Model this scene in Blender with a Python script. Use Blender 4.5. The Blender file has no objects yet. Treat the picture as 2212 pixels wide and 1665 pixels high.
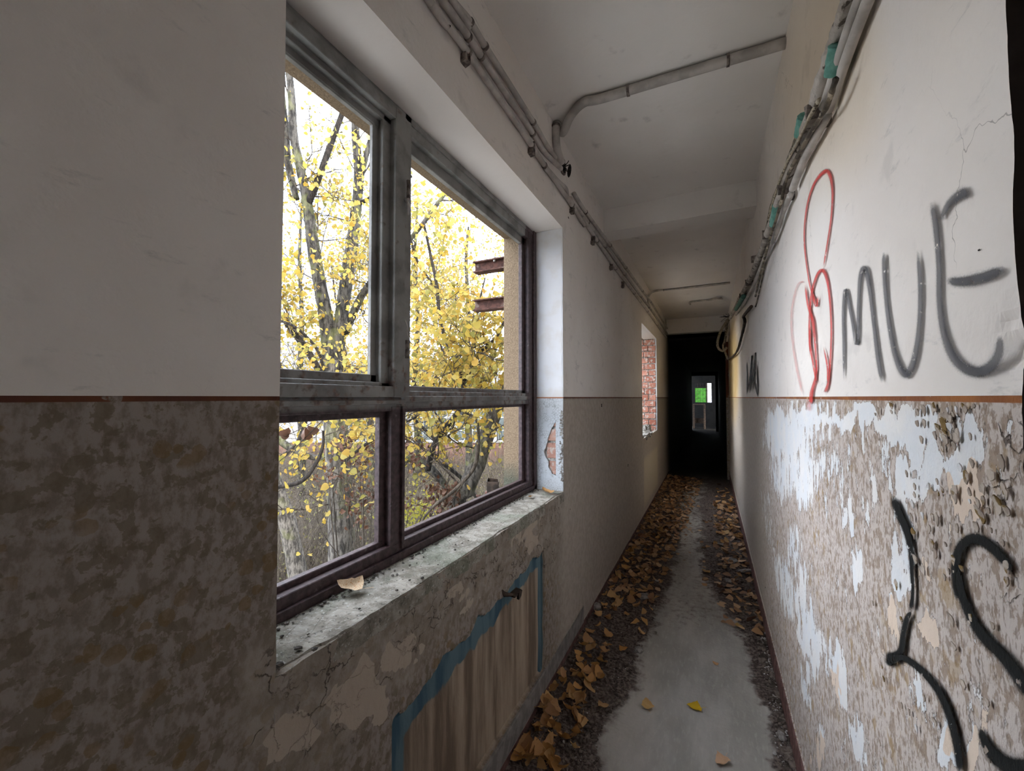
import bpy, bmesh, math, random
import numpy as np
from math import sin, cos, atan, pi, radians
from mathutils import Vector, Matrix

rnd = random.Random(7)
nr = np.random.RandomState(7)
sc = bpy.context.scene
COL = sc.collection

# ------------------------------------------------------------------ camera
F = 885.0
YAW = atan(429 / F)
PITCH = atan(25.5 / F)
cam_d = bpy.data.cameras.new('camera')
cam_d.sensor_width = 36.0
cam_d.lens = F / 2212 * 36.0
cam_d.clip_start = 0.02
cam_d.clip_end = 400
cam = bpy.data.objects.new('camera', cam_d)
COL.objects.link(cam)
cam.location = (0, 0, 1.5)
cam.rotation_euler = (pi / 2 + PITCH, 0, YAW)
sc.camera = cam

# ------------------------------------------------------------------ world and exposure
sc.view_settings.view_transform = 'Standard'
sc.view_settings.look = 'None'
sc.view_settings.gamma = 1.0
sc.view_settings.use_curve_mapping = False
sc.view_settings.exposure = 2.12
SKY = 2.2
w = bpy.data.worlds.new('overcast_sky')
sc.world = w
w.use_nodes = True
wn = w.node_tree
bg = wn.nodes['Background']
tc = wn.nodes.new('ShaderNodeTexCoord')
nz = wn.nodes.new('ShaderNodeTexNoise')
nz.inputs['Scale'].default_value = 2.6
nz.inputs['Detail'].default_value = 4
rp = wn.nodes.new('ShaderNodeValToRGB')
rp.color_ramp.elements[0].position = 0.38
rp.color_ramp.elements[0].color = (0.44, 0.54, 0.72, 1)
rp.color_ramp.elements[1].position = 0.6
rp.color_ramp.elements[1].color = (0.93, 0.96, 1.0, 1)
wn.links.new(tc.outputs['Generated'], nz.inputs['Vector'])
wn.links.new(nz.outputs['Fac'], rp.inputs['Fac'])
wn.links.new(rp.outputs['Color'], bg.inputs['Color'])
bg.inputs['Strength'].default_value = SKY
sc.cycles.max_bounces = 6
w.cycles.sampling_method = 'NONE'
sc.cycles.diffuse_bounces = 4
sc.cycles.glossy_bounces = 1
sc.cycles.use_adaptive_sampling = True
sc.cycles.adaptive_threshold = 0.13
sc.cycles.transparent_max_bounces = 12
sc.cycles.transmission_bounces = 4
# soft autumn sun, high and hazy
sun_d = bpy.data.lights.new('sun', 'SUN')
sun_d.energy = 1.3
sun_d.angle = radians(12)
sun_d.color = (1.0, 0.93, 0.82)
sun = bpy.data.objects.new('sun', sun_d)
COL.objects.link(sun)
SUN_TO = Vector((0.55, 0.55, -0.55)).normalized()     # comes over the roof from behind the building's left
sun.rotation_euler = Vector((-0.62, 0.52, -0.62)).normalized().to_track_quat('-Z', 'Y').to_euler()
sun.location = (2, -3, 12)

# ------------------------------------------------------------------ photo pixel -> place helpers
_fw = np.array([-sin(YAW) * cos(PITCH), cos(YAW) * cos(PITCH), sin(PITCH)])
_rt = np.array([cos(YAW), sin(YAW), 0.0])
_up = np.cross(_rt, _fw)
_O = np.array([0, 0, 1.5])
def ray(x, y):
    return ((x - 1106) * _rt - (y - 832.5) * _up + F * _fw) / F
def onx(X, x, y):
    r = ray(x, y); return Vector(_O + r * (X / r[0]))
def ony(Y, x, y):
    r = ray(x, y); return Vector(_O + r * (Y / r[1]))
def onz(Z, x, y):
    r = ray(x, y); return Vector(_O + r * ((Z - 1.5) / r[2]))
def atd(D, x, y):
    return Vector(_O + ray(x, y) * D)
def prj(P):
    P = P - _O
    d = np.maximum(P @ _fw, 1e-3)
    return 1106 + F * (P @ _rt) / d, 832.5 - F * (P @ _up) / d

# ------------------------------------------------------------------ value noise
def _h(i, j, s):
    n = (i * 374761393 + j * 668265263 + s * 1274126177) & 0xffffffff
    n = ((n ^ (n >> 13)) * 1274126177) & 0xffffffff
    return ((n ^ (n >> 16)) & 0xffff) / 65535.0
def vn(x, y, s=0):
    x = np.asarray(x, float); y = np.asarray(y, float)
    i = np.floor(x).astype(np.int64); j = np.floor(y).astype(np.int64)
    fx = x - i; fy = y - j
    fx = fx * fx * (3 - 2 * fx); fy = fy * fy * (3 - 2 * fy)
    a = _h(i, j, s); b = _h(i + 1, j, s); c = _h(i, j + 1, s); d = _h(i + 1, j + 1, s)
    return (a * (1 - fx) + b * fx) * (1 - fy) + (c * (1 - fx) + d * fx) * fy
def fbm(x, y, s=0, o=4):
    t = 0; a = 0.5; 
    for k in range(o):
        t = t + a * vn(np.asarray(x) * 2 ** k, np.asarray(y) * 2 ** k, s + k); a *= 0.5
    return t / (1 - 0.5 ** o)
def sst(a, b, x):
    t = np.clip((x - a) / (b - a), 0, 1); return t * t * (3 - 2 * t)

# ------------------------------------------------------------------ object helpers
def link(o, parent=None):
    COL.objects.link(o)
    if parent is not None:
        o.parent = parent
    return o
def obj(name, me, mat=None, parent=None):
    if mat is not None and not len(me.materials):
        me.materials.append(mat)
    return link(bpy.data.objects.new(name, me), parent)
def empty(name, loc=(0, 0, 0)):
    o = bpy.data.objects.new(name, None)
    o.empty_display_size = 0.1
    COL.objects.link(o); o.location = loc
    return o
def tag(o, label=None, cat=None, group=None, kind=None):
    if label: o['label'] = label
    if cat: o['category'] = cat
    if group: o['group'] = group
    if kind: o['kind'] = kind
    return o
class MB:
    """collects geometry for one mesh"""
    def __init__(s): s.v = []; s.f = []; s.sm = []; s.mi = []; s.cur = 0
    def add(s, v, f, smooth=False):
        n = len(s.v); s.v += [tuple(p) for p in v]
        s.f += [tuple(i + n for i in q) for q in f]; s.sm += [smooth] * len(f); s.mi += [s.cur] * len(f)
    def box(s, x0, x1, y0, y1, z0, z1, jit=0.0, rot=None, c=None):
        v = [Vector((x, y, z)) for x in (x0, x1) for y in (y0, y1) for z in (z0, z1)]
        if jit: v = [p + Vector((rnd.uniform(-jit, jit) for _ in range(3))) for p in v]
        if rot is not None:
            c = Vector(c) if c else sum(v, Vector()) / 8
            v = [rot @ (p - c) + c for p in v]
        s.add(v, [(0, 1, 3, 2), (4, 6, 7, 5), (0, 4, 5, 1), (2, 3, 7, 6), (0, 2, 6, 4), (1, 5, 7, 3)])
    def tube(s, pts, r, n=8, cap=True, wob=0.0):
        pts = [Vector(p) for p in pts]
        m = len(pts)
        rr = r if isinstance(r, (list, tuple)) else [r] * m
        t0 = (pts[1] - pts[0]).normalized()
        u = t0.cross(Vector((0, 0, 1)))
        if u.length < 0.05: u = t0.cross(Vector((1, 0, 0)))
        u.normalize()
        v = []; 
        for i, p in enumerate(pts):
            t = (pts[min(i + 1, m - 1)] - pts[max(i - 1, 0)]).normalized()
            u = (u - t * u.dot(t)); 
            if u.length < 1e-4: u = t.orthogonal()
            u.normalize(); b = t.cross(u)
            for k in range(n):
                a = 2 * pi * k / n
                q = rr[i] * (1 + (rnd.uniform(-wob, wob) if wob else 0))
                v.append(p + (u * cos(a) + b * sin(a)) * q)
        f = [(i * n + k, i * n + (k + 1) % n, (i + 1) * n + (k + 1) % n, (i + 1) * n + k) for i in range(m - 1) for k in range(n)]
        if cap:
            f.append(tuple(range(n - 1, -1, -1))); f.append(tuple((m - 1) * n + k for k in range(n)))
        s.add(v, f, True)
    def mesh(s, name):
        me = bpy.data.meshes.new(name)
        me.from_pydata([tuple(p) for p in s.v], [], s.f)
        me.polygons.foreach_set('use_smooth', s.sm)
        if any(s.mi): me.polygons.foreach_set('material_index', s.mi)
        me.update()
        return me
    def build(s, name, mat, parent=None):
        me = s.mesh(name)
        if isinstance(mat, (list, tuple)):
            for q in mat: me.materials.append(q)
            mat = None
        return obj(name, me, mat, parent)
def rock(m, p, s, fl=.6):
    n = 7; v = []; 
    bm = bmesh.new(); bmesh.ops.create_icosphere(bm, subdivisions=1, radius=1)
    R = Matrix.Rotation(rnd.uniform(0, 6.28), 3, 'Z') @ Matrix.Rotation(rnd.uniform(-.4, .4), 3, 'X')
    sx, sy = s * rnd.uniform(.7, 1.2), s * rnd.uniform(.6, 1.1)
    v = [R @ Vector((q.co.x * sx, q.co.y * sy, q.co.z * s * fl)) * rnd.uniform(.8, 1.12) + Vector(p) for q in bm.verts]
    f = [tuple(q.index for q in t.verts) for t in bm.faces]; bm.free()
    m.add(v, f)
def bevelled(o, wdt=0.003, seg=1):
    m = o.modifiers.new('bevel', 'BEVEL'); m.width = wdt; m.segments = seg; m.limit_method = 'ANGLE'
    return o
def spline(pts, n=6, closed=False):
    """Catmull-Rom through points of any dimension"""
    P = [np.array(p, float) for p in pts]; out = []
    for i in range(len(P) - 1):
        p0 = P[max(i - 1, 0)]; p1 = P[i]; p2 = P[i + 1]; p3 = P[min(i + 2, len(P) - 1)]
        for k in range(n):
            t = k / n
            out.append(0.5 * ((2 * p1) + (p2 - p0) * t + (2 * p0 - 5 * p1 + 4 * p2 - p3) * t * t + (3 * p1 - p0 - 3 * p2 + p3) * t ** 3))
    out.append(P[-1]); return out
def grid_mesh(name, V, attrs=None, skirt=None, smooth=True, flip=False):
    """V: (nu, nv, 3) array; skirt: vector added to the border ring"""
    nu, nv = V.shape[:2]
    vs = V.reshape(-1, 3)
    idx = np.arange(nu * nv).reshape(nu, nv)
    q = np.stack([idx[:-1, :-1], idx[1:, :-1], idx[1:, 1:], idx[:-1, 1:]], -1).reshape(-1, 4)
    if skirt is not None:
        ring = np.concatenate([idx[:, 0], idx[-1, 1:], idx[-2::-1, -1], idx[0, -2:0:-1]])
        n0 = len(vs)
        vs = np.concatenate([vs, vs[ring] + np.array(skirt)])
        r2 = np.arange(n0, n0 + len(ring))
        q = np.concatenate([q, np.stack([ring, r2, np.roll(r2, -1), np.roll(ring, -1)], -1)])
        if attrs:
            attrs = {k: np.concatenate([a.reshape(-1), a.reshape(-1)[ring]]) for k, a in attrs.items()}
    if flip: q = q[:, ::-1]
    return vs, q, ({k: np.asarray(a, float).reshape(-1) for k, a in attrs.items()} if attrs else {})
def merge(name, parts):
    """joins several (verts, quads, attrs) into one mesh"""
    keys = sorted({k for p in parts for k in p[2]})
    n = 0; VV = []; QQ = []; AA = {k: [] for k in keys}
    for v, q, a in parts:
        VV.append(v); QQ.append(np.asarray(q) + n); n += len(v)
        for k in keys: AA[k].append(a.get(k, np.zeros(len(v))))
    V = np.concatenate(VV); Q = np.concatenate(QQ)
    me = bpy.data.meshes.new(name)
    me.vertices.add(len(V)); me.vertices.foreach_set('co', V.reshape(-1))
    me.loops.add(len(Q) * 4); me.loops.foreach_set('vertex_index', Q.reshape(-1).astype(np.int32))
    me.polygons.add(len(Q)); me.polygons.foreach_set('loop_start', np.arange(0, len(Q) * 4, 4, dtype=np.int32))
    me.update(calc_edges=True)
    for k in keys:
        at = me.attributes.new(k, 'FLOAT', 'POINT')
        at.data.foreach_set('value', np.concatenate(AA[k]).astype(np.float32))
    me.validate()
    me.polygons.foreach_set('use_smooth', [False] * len(me.polygons))
    return me
def boxq(x0, x1, y0, y1, z0, z1):
    v = np.array([(x, y, z) for x in (x0, x1) for y in (y0, y1) for z in (z0, z1)], float)
    return v, np.array([(0, 1, 3, 2), (4, 6, 7, 5), (0, 4, 5, 1), (2, 3, 7, 6), (0, 2, 6, 4), (1, 5, 7, 3)]), {}
def blobs(px, py, L):
    """painted patches, given by centre, radii, angle and weight"""
    o = np.zeros_like(px)
    for b in L:
        cx, cy, rx, ry = b[:4]; wt = b[4] if len(b) > 4 else 1.0; an = radians(b[5]) if len(b) > 5 else 0
        dx = px - cx; dy = py - cy
        u = (dx * cos(an) + dy * sin(an)) / rx; v = (-dx * sin(an) + dy * cos(an)) / ry
        o = np.maximum(o, wt * (1 - sst(0.55, 1.35, np.sqrt(u * u + v * v))))
    return o

# ------------------------------------------------------------------ materials
class G:
    def __init__(s, name, rough=0.8, spec=0.25):
        s.m = bpy.data.materials.new(name); s.m.use_nodes = True
        s.t = s.m.node_tree; s.b = s.t.nodes['Principled BSDF']
        s.b.inputs['Roughness'].default_value = rough
        s.b.inputs['Specular IOR Level'].default_value = spec
        s._p = None
    def n(s, ty, **k):
        x = s.t.nodes.new('ShaderNode' + ty)
        for a, v in k.items(): setattr(x, a, v)
        return x
    def put(s, sock, v):
        if isinstance(v, bpy.types.NodeSocket): s.t.links.new(v, sock)
        elif isinstance(v, (tuple, list)) and sock.type == 'RGBA': sock.default_value = tuple(v) + (1,) * (4 - len(v))
        else: sock.default_value = v
    def pos(s):
        if s._p is None: s._p = s.n('NewGeometry').outputs['Position']
        return s._p
    def obc(s): return s.n('TexCoord').outputs['Object']
    def sep(s, v=None):
        x = s.n('SeparateXYZ'); s.put(x.inputs[0], v or s.pos()); return x.outputs
    def map(s, scale=(1, 1, 1), v=None, loc=(0, 0, 0)):
        x = s.n('Mapping'); s.put(x.inputs['Vector'], v or s.pos()); x.inputs['Scale'].default_value = scale; x.inputs['Location'].default_value = loc
        return x.outputs[0]
    def noise(s, sc_, det=4, v=None, ro=0.55, dist=0.0):
        x = s.n('TexNoise'); s.put(x.inputs['Vector'], v or s.pos())
        x.inputs['Scale'].default_value = sc_; x.inputs['Detail'].default_value = det; x.inputs['Roughness'].default_value = ro; x.inputs['Distortion'].default_value = dist
        return x.outputs['Fac']
    def vor(s, sc_, v=None, feat='F1', out='Distance', rnds=1.0):
        x = s.n('TexVoronoi', feature=feat); s.put(x.inputs['Vector'], v or s.pos()); x.inputs['Scale'].default_value = sc_
        x.inputs['Randomness'].default_value = rnds
        return x.outputs[out]
    def ma(s, op, a, b=0.0, c=0.0, clamp=False):
        x = s.n('Math', operation=op, use_clamp=clamp); s.put(x.inputs[0], a); s.put(x.inputs[1], b); s.put(x.inputs[2], c); return x.outputs[0]
    def ss(s, v, a, b):
        x = s.n('MapRange', interpolation_type='SMOOTHSTEP'); s.put(x.inputs[0], v)
        x.inputs[1].default_value = a; x.inputs[2].default_value = b; return x.outputs[0]
    def mix(s, f, a, b, mode='MIX'):
        x = s.n('Mix', data_type='RGBA', blend_type=mode); s.put(x.inputs[0], f); s.put(x.inputs[6], a); s.put(x.inputs[7], b); return x.outputs[2]
    def at(s, name):
        return s.n('Attribute', attribute_name=name).outputs['Fac']
    def bump(s, h, dist=0.01, st=1.0, nrm=None):
        x = s.n('Bump'); x.inputs['Strength'].default_value = st; x.inputs['Distance'].default_value = dist
        s.put(x.inputs['Height'], h)
        if nrm: s.put(x.inputs['Normal'], nrm)
        return x.outputs[0]
    def fin(s, col=None, nrm=None, rough=None):
        if col is not None: s.put(s.b.inputs['Base Color'], col)
        if nrm is not None: s.put(s.b.inputs['Normal'], nrm)
        if rough is not None: s.put(s.b.inputs['Roughness'], rough)
        return s.m

def warped(g, sc_, amt):
    wv = g.n('TexNoise'); g.put(wv.inputs['Vector'], g.pos()); wv.inputs['Scale'].default_value = sc_; wv.inputs['Detail'].default_value = 4
    wp = g.n('VectorMath', operation='MULTIPLY_ADD'); g.put(wp.inputs[0], wv.outputs['Color']); wp.inputs[1].default_value = (amt,) * 3; g.put(wp.inputs[2], g.pos())
    return wp.outputs[0]
def mat_upper():
    g = G('whitewashed_plaster', 0.85)
    X, Y, Z = g.sep()
    n2 = g.noise(9, 4)
    up = g.mix(g.ss(g.noise(1.3, 4), 0.35, 0.7), (0.77, 0.71, 0.655), (0.845, 0.80, 0.755))
    up = g.mix(g.ma('MULTIPLY', g.ss(n2, 0.60, 0.72), 0.22), up, (0.40, 0.37, 0.34))
    sm = g.ss(g.noise(7, 6, g.map((1, 1.0, 3.2)), 0.72), 0.585, 0.72)
    up = g.mix(g.ma('MULTIPLY', sm, 0.33), up, (0.26, 0.26, 0.25))
    hair = g.ma('MULTIPLY', g.ss(g.vor(2.3, warped(g, 9, 0.16), 'DISTANCE_TO_EDGE'), 0.0024, 0.0006), g.ss(g.noise(2.2, 2), 0.54, 0.6))
    up = g.mix(g.ma('MULTIPLY', hair, 0.6), up, (0.2, 0.17, 0.15))
    up = g.mix(g.ma('MULTIPLY', g.at('yellow'), 0.8), up, (0.70, 0.46, 0.13))
    up = g.mix(g.at('far_black'), up, (0.012, 0.012, 0.013))
    return g.fin(up, g.bump(g.ma('ADD', n2, g.ma('MULTIPLY', g.noise(48, 3), .5)), 0.003, 0.9))
def mat_dado(right):
    g = G('worn_dado_paint_right' if right else 'worn_dado_paint_left', 0.85)
    X, Y, Z = g.sep()
    st = g.map((1, 1.0, 0.62))
    sp = g.noise(62, 4, st, 0.65); blt = g.noise(24, 3, g.map((1, 1.0, 0.8)), 0.5)
    vsp = g.noise(165, 2, g.map((1, 1.0, 0.4)), 0.6)
    if right:
        lo = g.mix(g.ss(sp, 0.42, 0.50), (0.34, 0.265, 0.21), (0.545, 0.48, 0.435))
        lo = g.mix(g.ma('MULTIPLY', g.ss(vsp, 0.46, 0.39), 0.65), lo, (0.22, 0.16, 0.12))
        lo = g.mix(g.ma('MULTIPLY', g.ma('MULTIPLY', g.ss(blt, 0.575, 0.62), g.ss(g.noise(4, 2), .42, .6)), 0.6), lo, (0.33, 0.215, 0.09))
    else:
        lo = g.mix(g.ss(sp, 0.36, 0.60), (0.215, 0.175, 0.14), (0.33, 0.285, 0.25))
        lo = g.mix(g.ma('MULTIPLY', g.ss(g.noise(34, 5, warped(g, 30, .02), .62), 0.52, 0.56), 0.62), lo, (0.15, 0.115, 0.07))
        lo = g.mix(g.ma('MULTIPLY', g.ma('MULTIPLY', g.ss(g.vor(26, warped(g, 40, .02), 'F1'), 0.36, 0.33), g.ss(g.noise(7, 2), .46, .56)), 0.6), lo, (0.20, 0.125, 0.045))
    lo = g.mix(g.ma('MULTIPLY', g.at('plain'), 0.85), lo, g.mix(g.ss(g.noise(30, 3), 0.4, 0.6), (0.44, 0.385, 0.325), (0.50, 0.445, 0.38)))
    relief = sp
    wpv = warped(g, 9, 0.16)
    if right:
        W = g.at('white')
        fl = g.ma('ADD', g.ma('MULTIPLY', g.noise(19, 5, g.map((1, 1.25, 0.5)), 0.68), 1.15), g.ma('MULTIPLY', W, 0.46))
        fl = g.ma('ADD', fl, g.ma('MULTIPLY', g.noise(75, 3, g.map((1, 1.15, 0.4)), 0.6), 0.42))
        wm = g.ss(fl, 1.050, 1.062)
        wm = g.ma('MULTIPLY', wm, g.ss(W, 0.02, 0.12))
        wc = g.mix(g.ss(g.noise(11, 4), 0.35, 0.65), (0.70, 0.715, 0.73), (0.76, 0.74, 0.715))
        wc = g.mix(g.ss(g.ma('ADD', g.at('beige'), g.ma('MULTIPLY', g.ma('SUBTRACT', g.noise(20, 4), 0.5), 0.8)), 0.45, 0.52), wc, (0.70, 0.57, 0.46))
        lo = g.mix(wm, lo, wc)
        edge = g.ma('MULTIPLY', g.ma('MULTIPLY', g.ss(fl, 1.015, 1.045), g.ss(fl, 1.056, 1.047)), g.ss(W, 0.02, 0.12))
        lo = g.mix(g.ma('MULTIPLY', edge, 0.75), lo, (0.10, 0.08, 0.07))
        relief = g.ma('ADD', g.ma('MULTIPLY', sp, 1.3), g.ma('MULTIPLY', wm, -0.6))
        lo = g.mix(g.ma('MULTIPLY', g.at('yellow'), 0.45), lo, (0.70, 0.46, 0.13))
    cr = g.at('crack')
    cw = g.vor(13, warped(g, 21, 0.11), 'DISTANCE_TO_EDGE')
    cl = g.ma('MULTIPLY', g.ma('MULTIPLY', g.ss(cw, 0.034, 0.004), g.ss(g.noise(13, 3), .40, .58)), g.ss(g.ma('ADD', cr, g.ma('MULTIPLY', g.ma('SUBTRACT', g.noise(9, 3), 0.5), 1.6)), 0.35, 0.6))
    if not right:
        lo = g.mix(g.ma('MULTIPLY', g.ss(cr, 0.0, 0.5), 0.6), lo, g.mix(g.ss(g.noise(14, 4), 0.4, 0.6), (0.27, 0.23, 0.185), (0.40, 0.35, 0.295)))
    lo = g.mix(g.ma('MULTIPLY', cl, 0.8), lo, (0.07, 0.05, 0.04))
    relief = g.ma('ADD', relief, g.ma('MULTIPLY', cl, -1.2))
    if not right:
        lo = g.mix(g.ss(g.ma('ADD', g.at('cream'), g.ma('MULTIPLY', g.ma('SUBTRACT', g.noise(13, 5), 0.5), 1.2)), 0.50, 0.53), lo, (0.46, 0.385, 0.31))
        dr = g.noise(11, 6, g.map((1, 1, 0.10)), 0.66)
        lo = g.mix(g.at('niche'), lo, g.mix(g.ss(dr, 0.36, 0.64), (0.17, 0.125, 0.09), (0.44, 0.35, 0.26)))
        bl = g.ss(g.ma('ADD', g.at('blue'), g.ma('MULTIPLY', g.ma('SUBTRACT', g.noise(22, 4, g.map((1, 1, 0.3))), 0.5), 0.8)), 0.38, 0.62)
        lo = g.mix(bl, lo, g.mix(g.ss(g.noise(18, 3, g.map((1, 1, 0.2))), 0.35, 0.6), (0.050, 0.105, 0.145), (0.11, 0.18, 0.21)))
        lo = g.mix(g.ma('MULTIPLY', g.at('pale'), 0.7), lo, (0.62, 0.54, 0.39))
    lo = g.mix(g.ss(g.at('skirt'), 0.45, 0.55), lo, g.mix(g.ss(blt, 0.4, 0.6), (0.10, 0.052, 0.045), (0.17, 0.09, 0.08)))
    if not right:
        lo = g.mix(g.ss(g.at('grey'), 0.45, 0.55), lo, g.mix(g.ss(blt, 0.4, 0.6), (0.20, 0.185, 0.175), (0.28, 0.26, 0.24)))
    band = g.ma('MULTIPLY', g.ss(Z, 1.4930, 1.4945), g.ma('SUBTRACT', 1.0, g.ma('MULTIPLY', g.ss(g.noise(20, 4), 0.62, 0.65), 0.9)))
    lo = g.mix(band, lo, g.mix(g.ss(g.noise(7, 3), 0.4, 0.6), (0.34, 0.13, 0.04) if right else (0.16, 0.055, 0.025), (0.22, 0.08, 0.035) if right else (0.11, 0.04, 0.025)))
    lo = g.mix(g.at('far_black'), lo, (0.012, 0.012, 0.013))
    return g.fin(lo, g.bump(relief, 0.0035, 0.9))
def mat_reveal():
    g = G('window_reveal_paint', 0.85)
    X, Y, Z = g.sep()
    n2 = g.noise(9, 4)
    craz = g.ss(g.vor(75, None, 'DISTANCE_TO_EDGE'), 0.10, 0.02)
    rl = g.mix(g.ma('MULTIPLY', g.ma('MULTIPLY', craz, g.ss(g.noise(18, 3), 0.38, 0.55)), 0.6), (0.53, 0.555, 0.575), (0.22, 0.22, 0.21))
    rup = g.mix(g.ss(n2, 0.45, 0.62), (0.64, 0.635, 0.64), (0.61, 0.59, 0.57))
    rev = g.mix(g.ss(Z, 1.4995, 1.5005), rl, rup)
    rev = g.mix(g.ma('MULTIPLY', g.ss(Z, 1.4935, 1.4945), g.ss(Z, 1.5020, 1.5010)), rev, (0.34, 0.15, 0.08))
    nz_ = g.sep(g.n('NewGeometry').outputs['Normal'])[2]
    rev = g.mix(g.ss(nz_, -0.5, -0.6), rev, (0.72, 0.66, 0.61))
    rc = g.mix(g.ss(g.noise(130, 4), 0.3, 0.75), (0.17, 0.12, 0.075), (0.26, 0.19, 0.12))
    rc = g.mix(g.ss(g.ma('ADD', Z, g.ma('MULTIPLY', g.noise(12, 3), 0.16)), 1.22, 1.06), rc, (0.09, 0.09, 0.065))
    ext = g.ss(X, -0.951, -0.953)
    wall = g.mix(ext, rev, rc)
    hh = g.ma('ADD', g.ma('MULTIPLY', n2, 0.8), g.ma('MULTIPLY', g.ma('MULTIPLY', g.noise(150, 3), ext), 2.5))
    return g.fin(wall, g.bump(hh, 0.0035, 0.9))
def simple(name, c1, c2, sc_=12, rough=0.8, bump=0.003, spec=0.25, lo=0.4, hi=0.6, c3=None, sc3=30, th3=0.6, metal=0.0, obj_space=False):
    g = G(name, rough, spec)
    v = g.obc() if obj_space else None
    n = g.noise(sc_, 5, v)
    c = g.mix(g.ss(n, lo, hi), c1, c2)
    if c3: c = g.mix(g.ss(g.noise(sc3, 5, v), th3, th3 + 0.05), c, c3)
    g.b.inputs['Metallic'].default_value = metal
    return g.fin(c, g.bump(g.noise(sc_ * 6, 4, v), bump, 0.6))

M = {}
M['upper'] = mat_upper(); M['dadol'] = mat_dado(False); M['dador'] = mat_dado(True); M['reveal'] = mat_reveal()
M['plaster'] = M['reveal']
def mat_ceiling():
    g = G('stained_ceiling_plaster', 0.9)
    X, Y, Z = g.sep()
    c = g.mix(g.ss(g.noise(0.9, 4), 0.35, 0.65), (0.76, 0.71, 0.66), (0.84, 0.80, 0.755))
    c = g.mix(g.ma('MULTIPLY', g.ss(g.noise(6, 6), 0.62, 0.74), 0.4), c, (0.28, 0.25, 0.22))
    c = g.mix(g.ma('MULTIPLY', g.ss(g.noise(3.1, 5), 0.66, 0.72), 0.4), c, (0.3, 0.28, 0.26))
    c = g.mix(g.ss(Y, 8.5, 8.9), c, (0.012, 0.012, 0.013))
    return g.fin(c, g.bump(g.noise(14, 5), 0.004, 0.6))
M['ceiling'] = mat_ceiling()
def mat_floor():
    g = G('dusty_concrete_floor', 0.9)
    X, Y, Z = g.sep()
    st = g.map((1, 0.35, 1))
    c = g.mix(g.ss(g.noise(5, 5, st), 0.35, 0.65), (0.33, 0.31, 0.275), (0.45, 0.42, 0.375))
    c = g.mix(g.ma('MULTIPLY', g.ss(g.noise(70, 5, g.map((1, 0.25, 1))), 0.5, 0.7), 0.4), c, (0.50, 0.47, 0.42))
    d = g.at('dirt')
    dn = g.ma('ADD', d, g.ma('MULTIPLY', g.ma('SUBTRACT', g.noise(26, 6), 0.5), 0.9))
    dirt = g.mix(g.ss(g.noise(60, 5), 0.4, 0.62), (0.075, 0.055, 0.047), (0.21, 0.165, 0.14))
    c = g.mix(g.ss(dn, 0.22, 0.68), c, dirt)
    c = g.mix(g.ss(g.noise(130, 3), 0.70, 0.73), c, (0.42, 0.40, 0.38))
    c = g.mix(g.at('far_black'), c, (0.012, 0.011, 0.01))
    h = g.ma('ADD', g.ma('MULTIPLY', g.noise(60, 5), g.ma('ADD', g.ma('MULTIPLY', g.ss(dn, 0.4, 0.6), 3.0), 0.5)), 0.0)
    return g.fin(c, g.bump(h, 0.006, 0.9))
M['floor'] = mat_floor()
def mat_sill():
    g = G('weathered_concrete_sill', 0.95)
    X, Y, Z = g.sep()
    c = g.mix(g.ss(g.noise(22, 6), 0.38, 0.62), (0.21, 0.19, 0.155), (0.38, 0.35, 0.30))
    c = g.mix(g.ma('MULTIPLY', g.ss(g.noise(5, 4), 0.48, 0.62), 0.55), c, (0.18, 0.205, 0.15))
    c = g.mix(g.ss(g.noise(90, 4), 0.60, 0.66), c, (0.13, 0.12, 0.10))
    c = g.mix(g.ma('MULTIPLY', g.ss(g.noise(120, 4), 0.60, 0.66), 0.7), c, (0.50, 0.48, 0.445))
    out = g.ss(X, -0.955, -0.975)
    c = g.mix(g.ma('MULTIPLY', out, 0.75), c, (0.09, 0.105, 0.055))
    cw = g.ss(g.vor(9, None, 'DISTANCE_TO_EDGE'), 0.015, 0.003)
    c = g.mix(g.ma('MULTIPLY', cw, 0.4), c, (0.08, 0.075, 0.06))
    return g.fin(c, g.bump(g.ma('ADD', g.noise(70, 6), g.ma('MULTIPLY', g.noise(14, 4), 1.5)), 0.006, 1.0))
M['sill'] = mat_sill()
def mat_frame():
    g = G('rusty_painted_window_steel', 0.55, 0.4)
    X, Y, Z = g.sep()
    n = g.noise(16, 6); n2 = g.noise(55, 5)
    grey = g.mix(g.ss(g.noise(8, 4), 0.4, 0.6), (0.16, 0.155, 0.145), (0.26, 0.255, 0.24))
    rust = g.mix(g.ss(n2, 0.4, 0.6), (0.075, 0.038, 0.027), (0.19, 0.11, 0.08))
    maroon = g.mix(g.ss(n2, 0.35, 0.65), (0.040, 0.024, 0.025), (0.080, 0.050, 0.052))
    k = g.ma('ADD', g.noise(28, 6), g.ma('MULTIPLY', g.ss(Z, 1.80, 1.50), 0.13))
    up = g.mix(g.ma('MULTIPLY', g.ss(k, 0.62, 0.78), .8), grey, rust)
    right = g.ss(Y, 2.09, 2.10)
    up = g.mix(g.ma('MULTIPLY', right, 0.92), up, maroon)
    c = g.mix(g.ss(Z, 1.455, 1.475), maroon, up)
    c = g.mix(g.ma('MULTIPLY', g.ss(g.noise(38, 6), 0.64, 0.72), 0.4), c, (0.24, 0.22, 0.20))
    c = g.mix(g.ma('MULTIPLY', g.ss(g.noise(24, 6), 0.66, 0.76), 0.6), c, (0.09, 0.045, 0.03))
    return g.fin(c, g.bump(g.ma('ADD', n2, g.noise(20, 5)), 0.003, 0.8))
M['frame'] = mat_frame()
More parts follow.
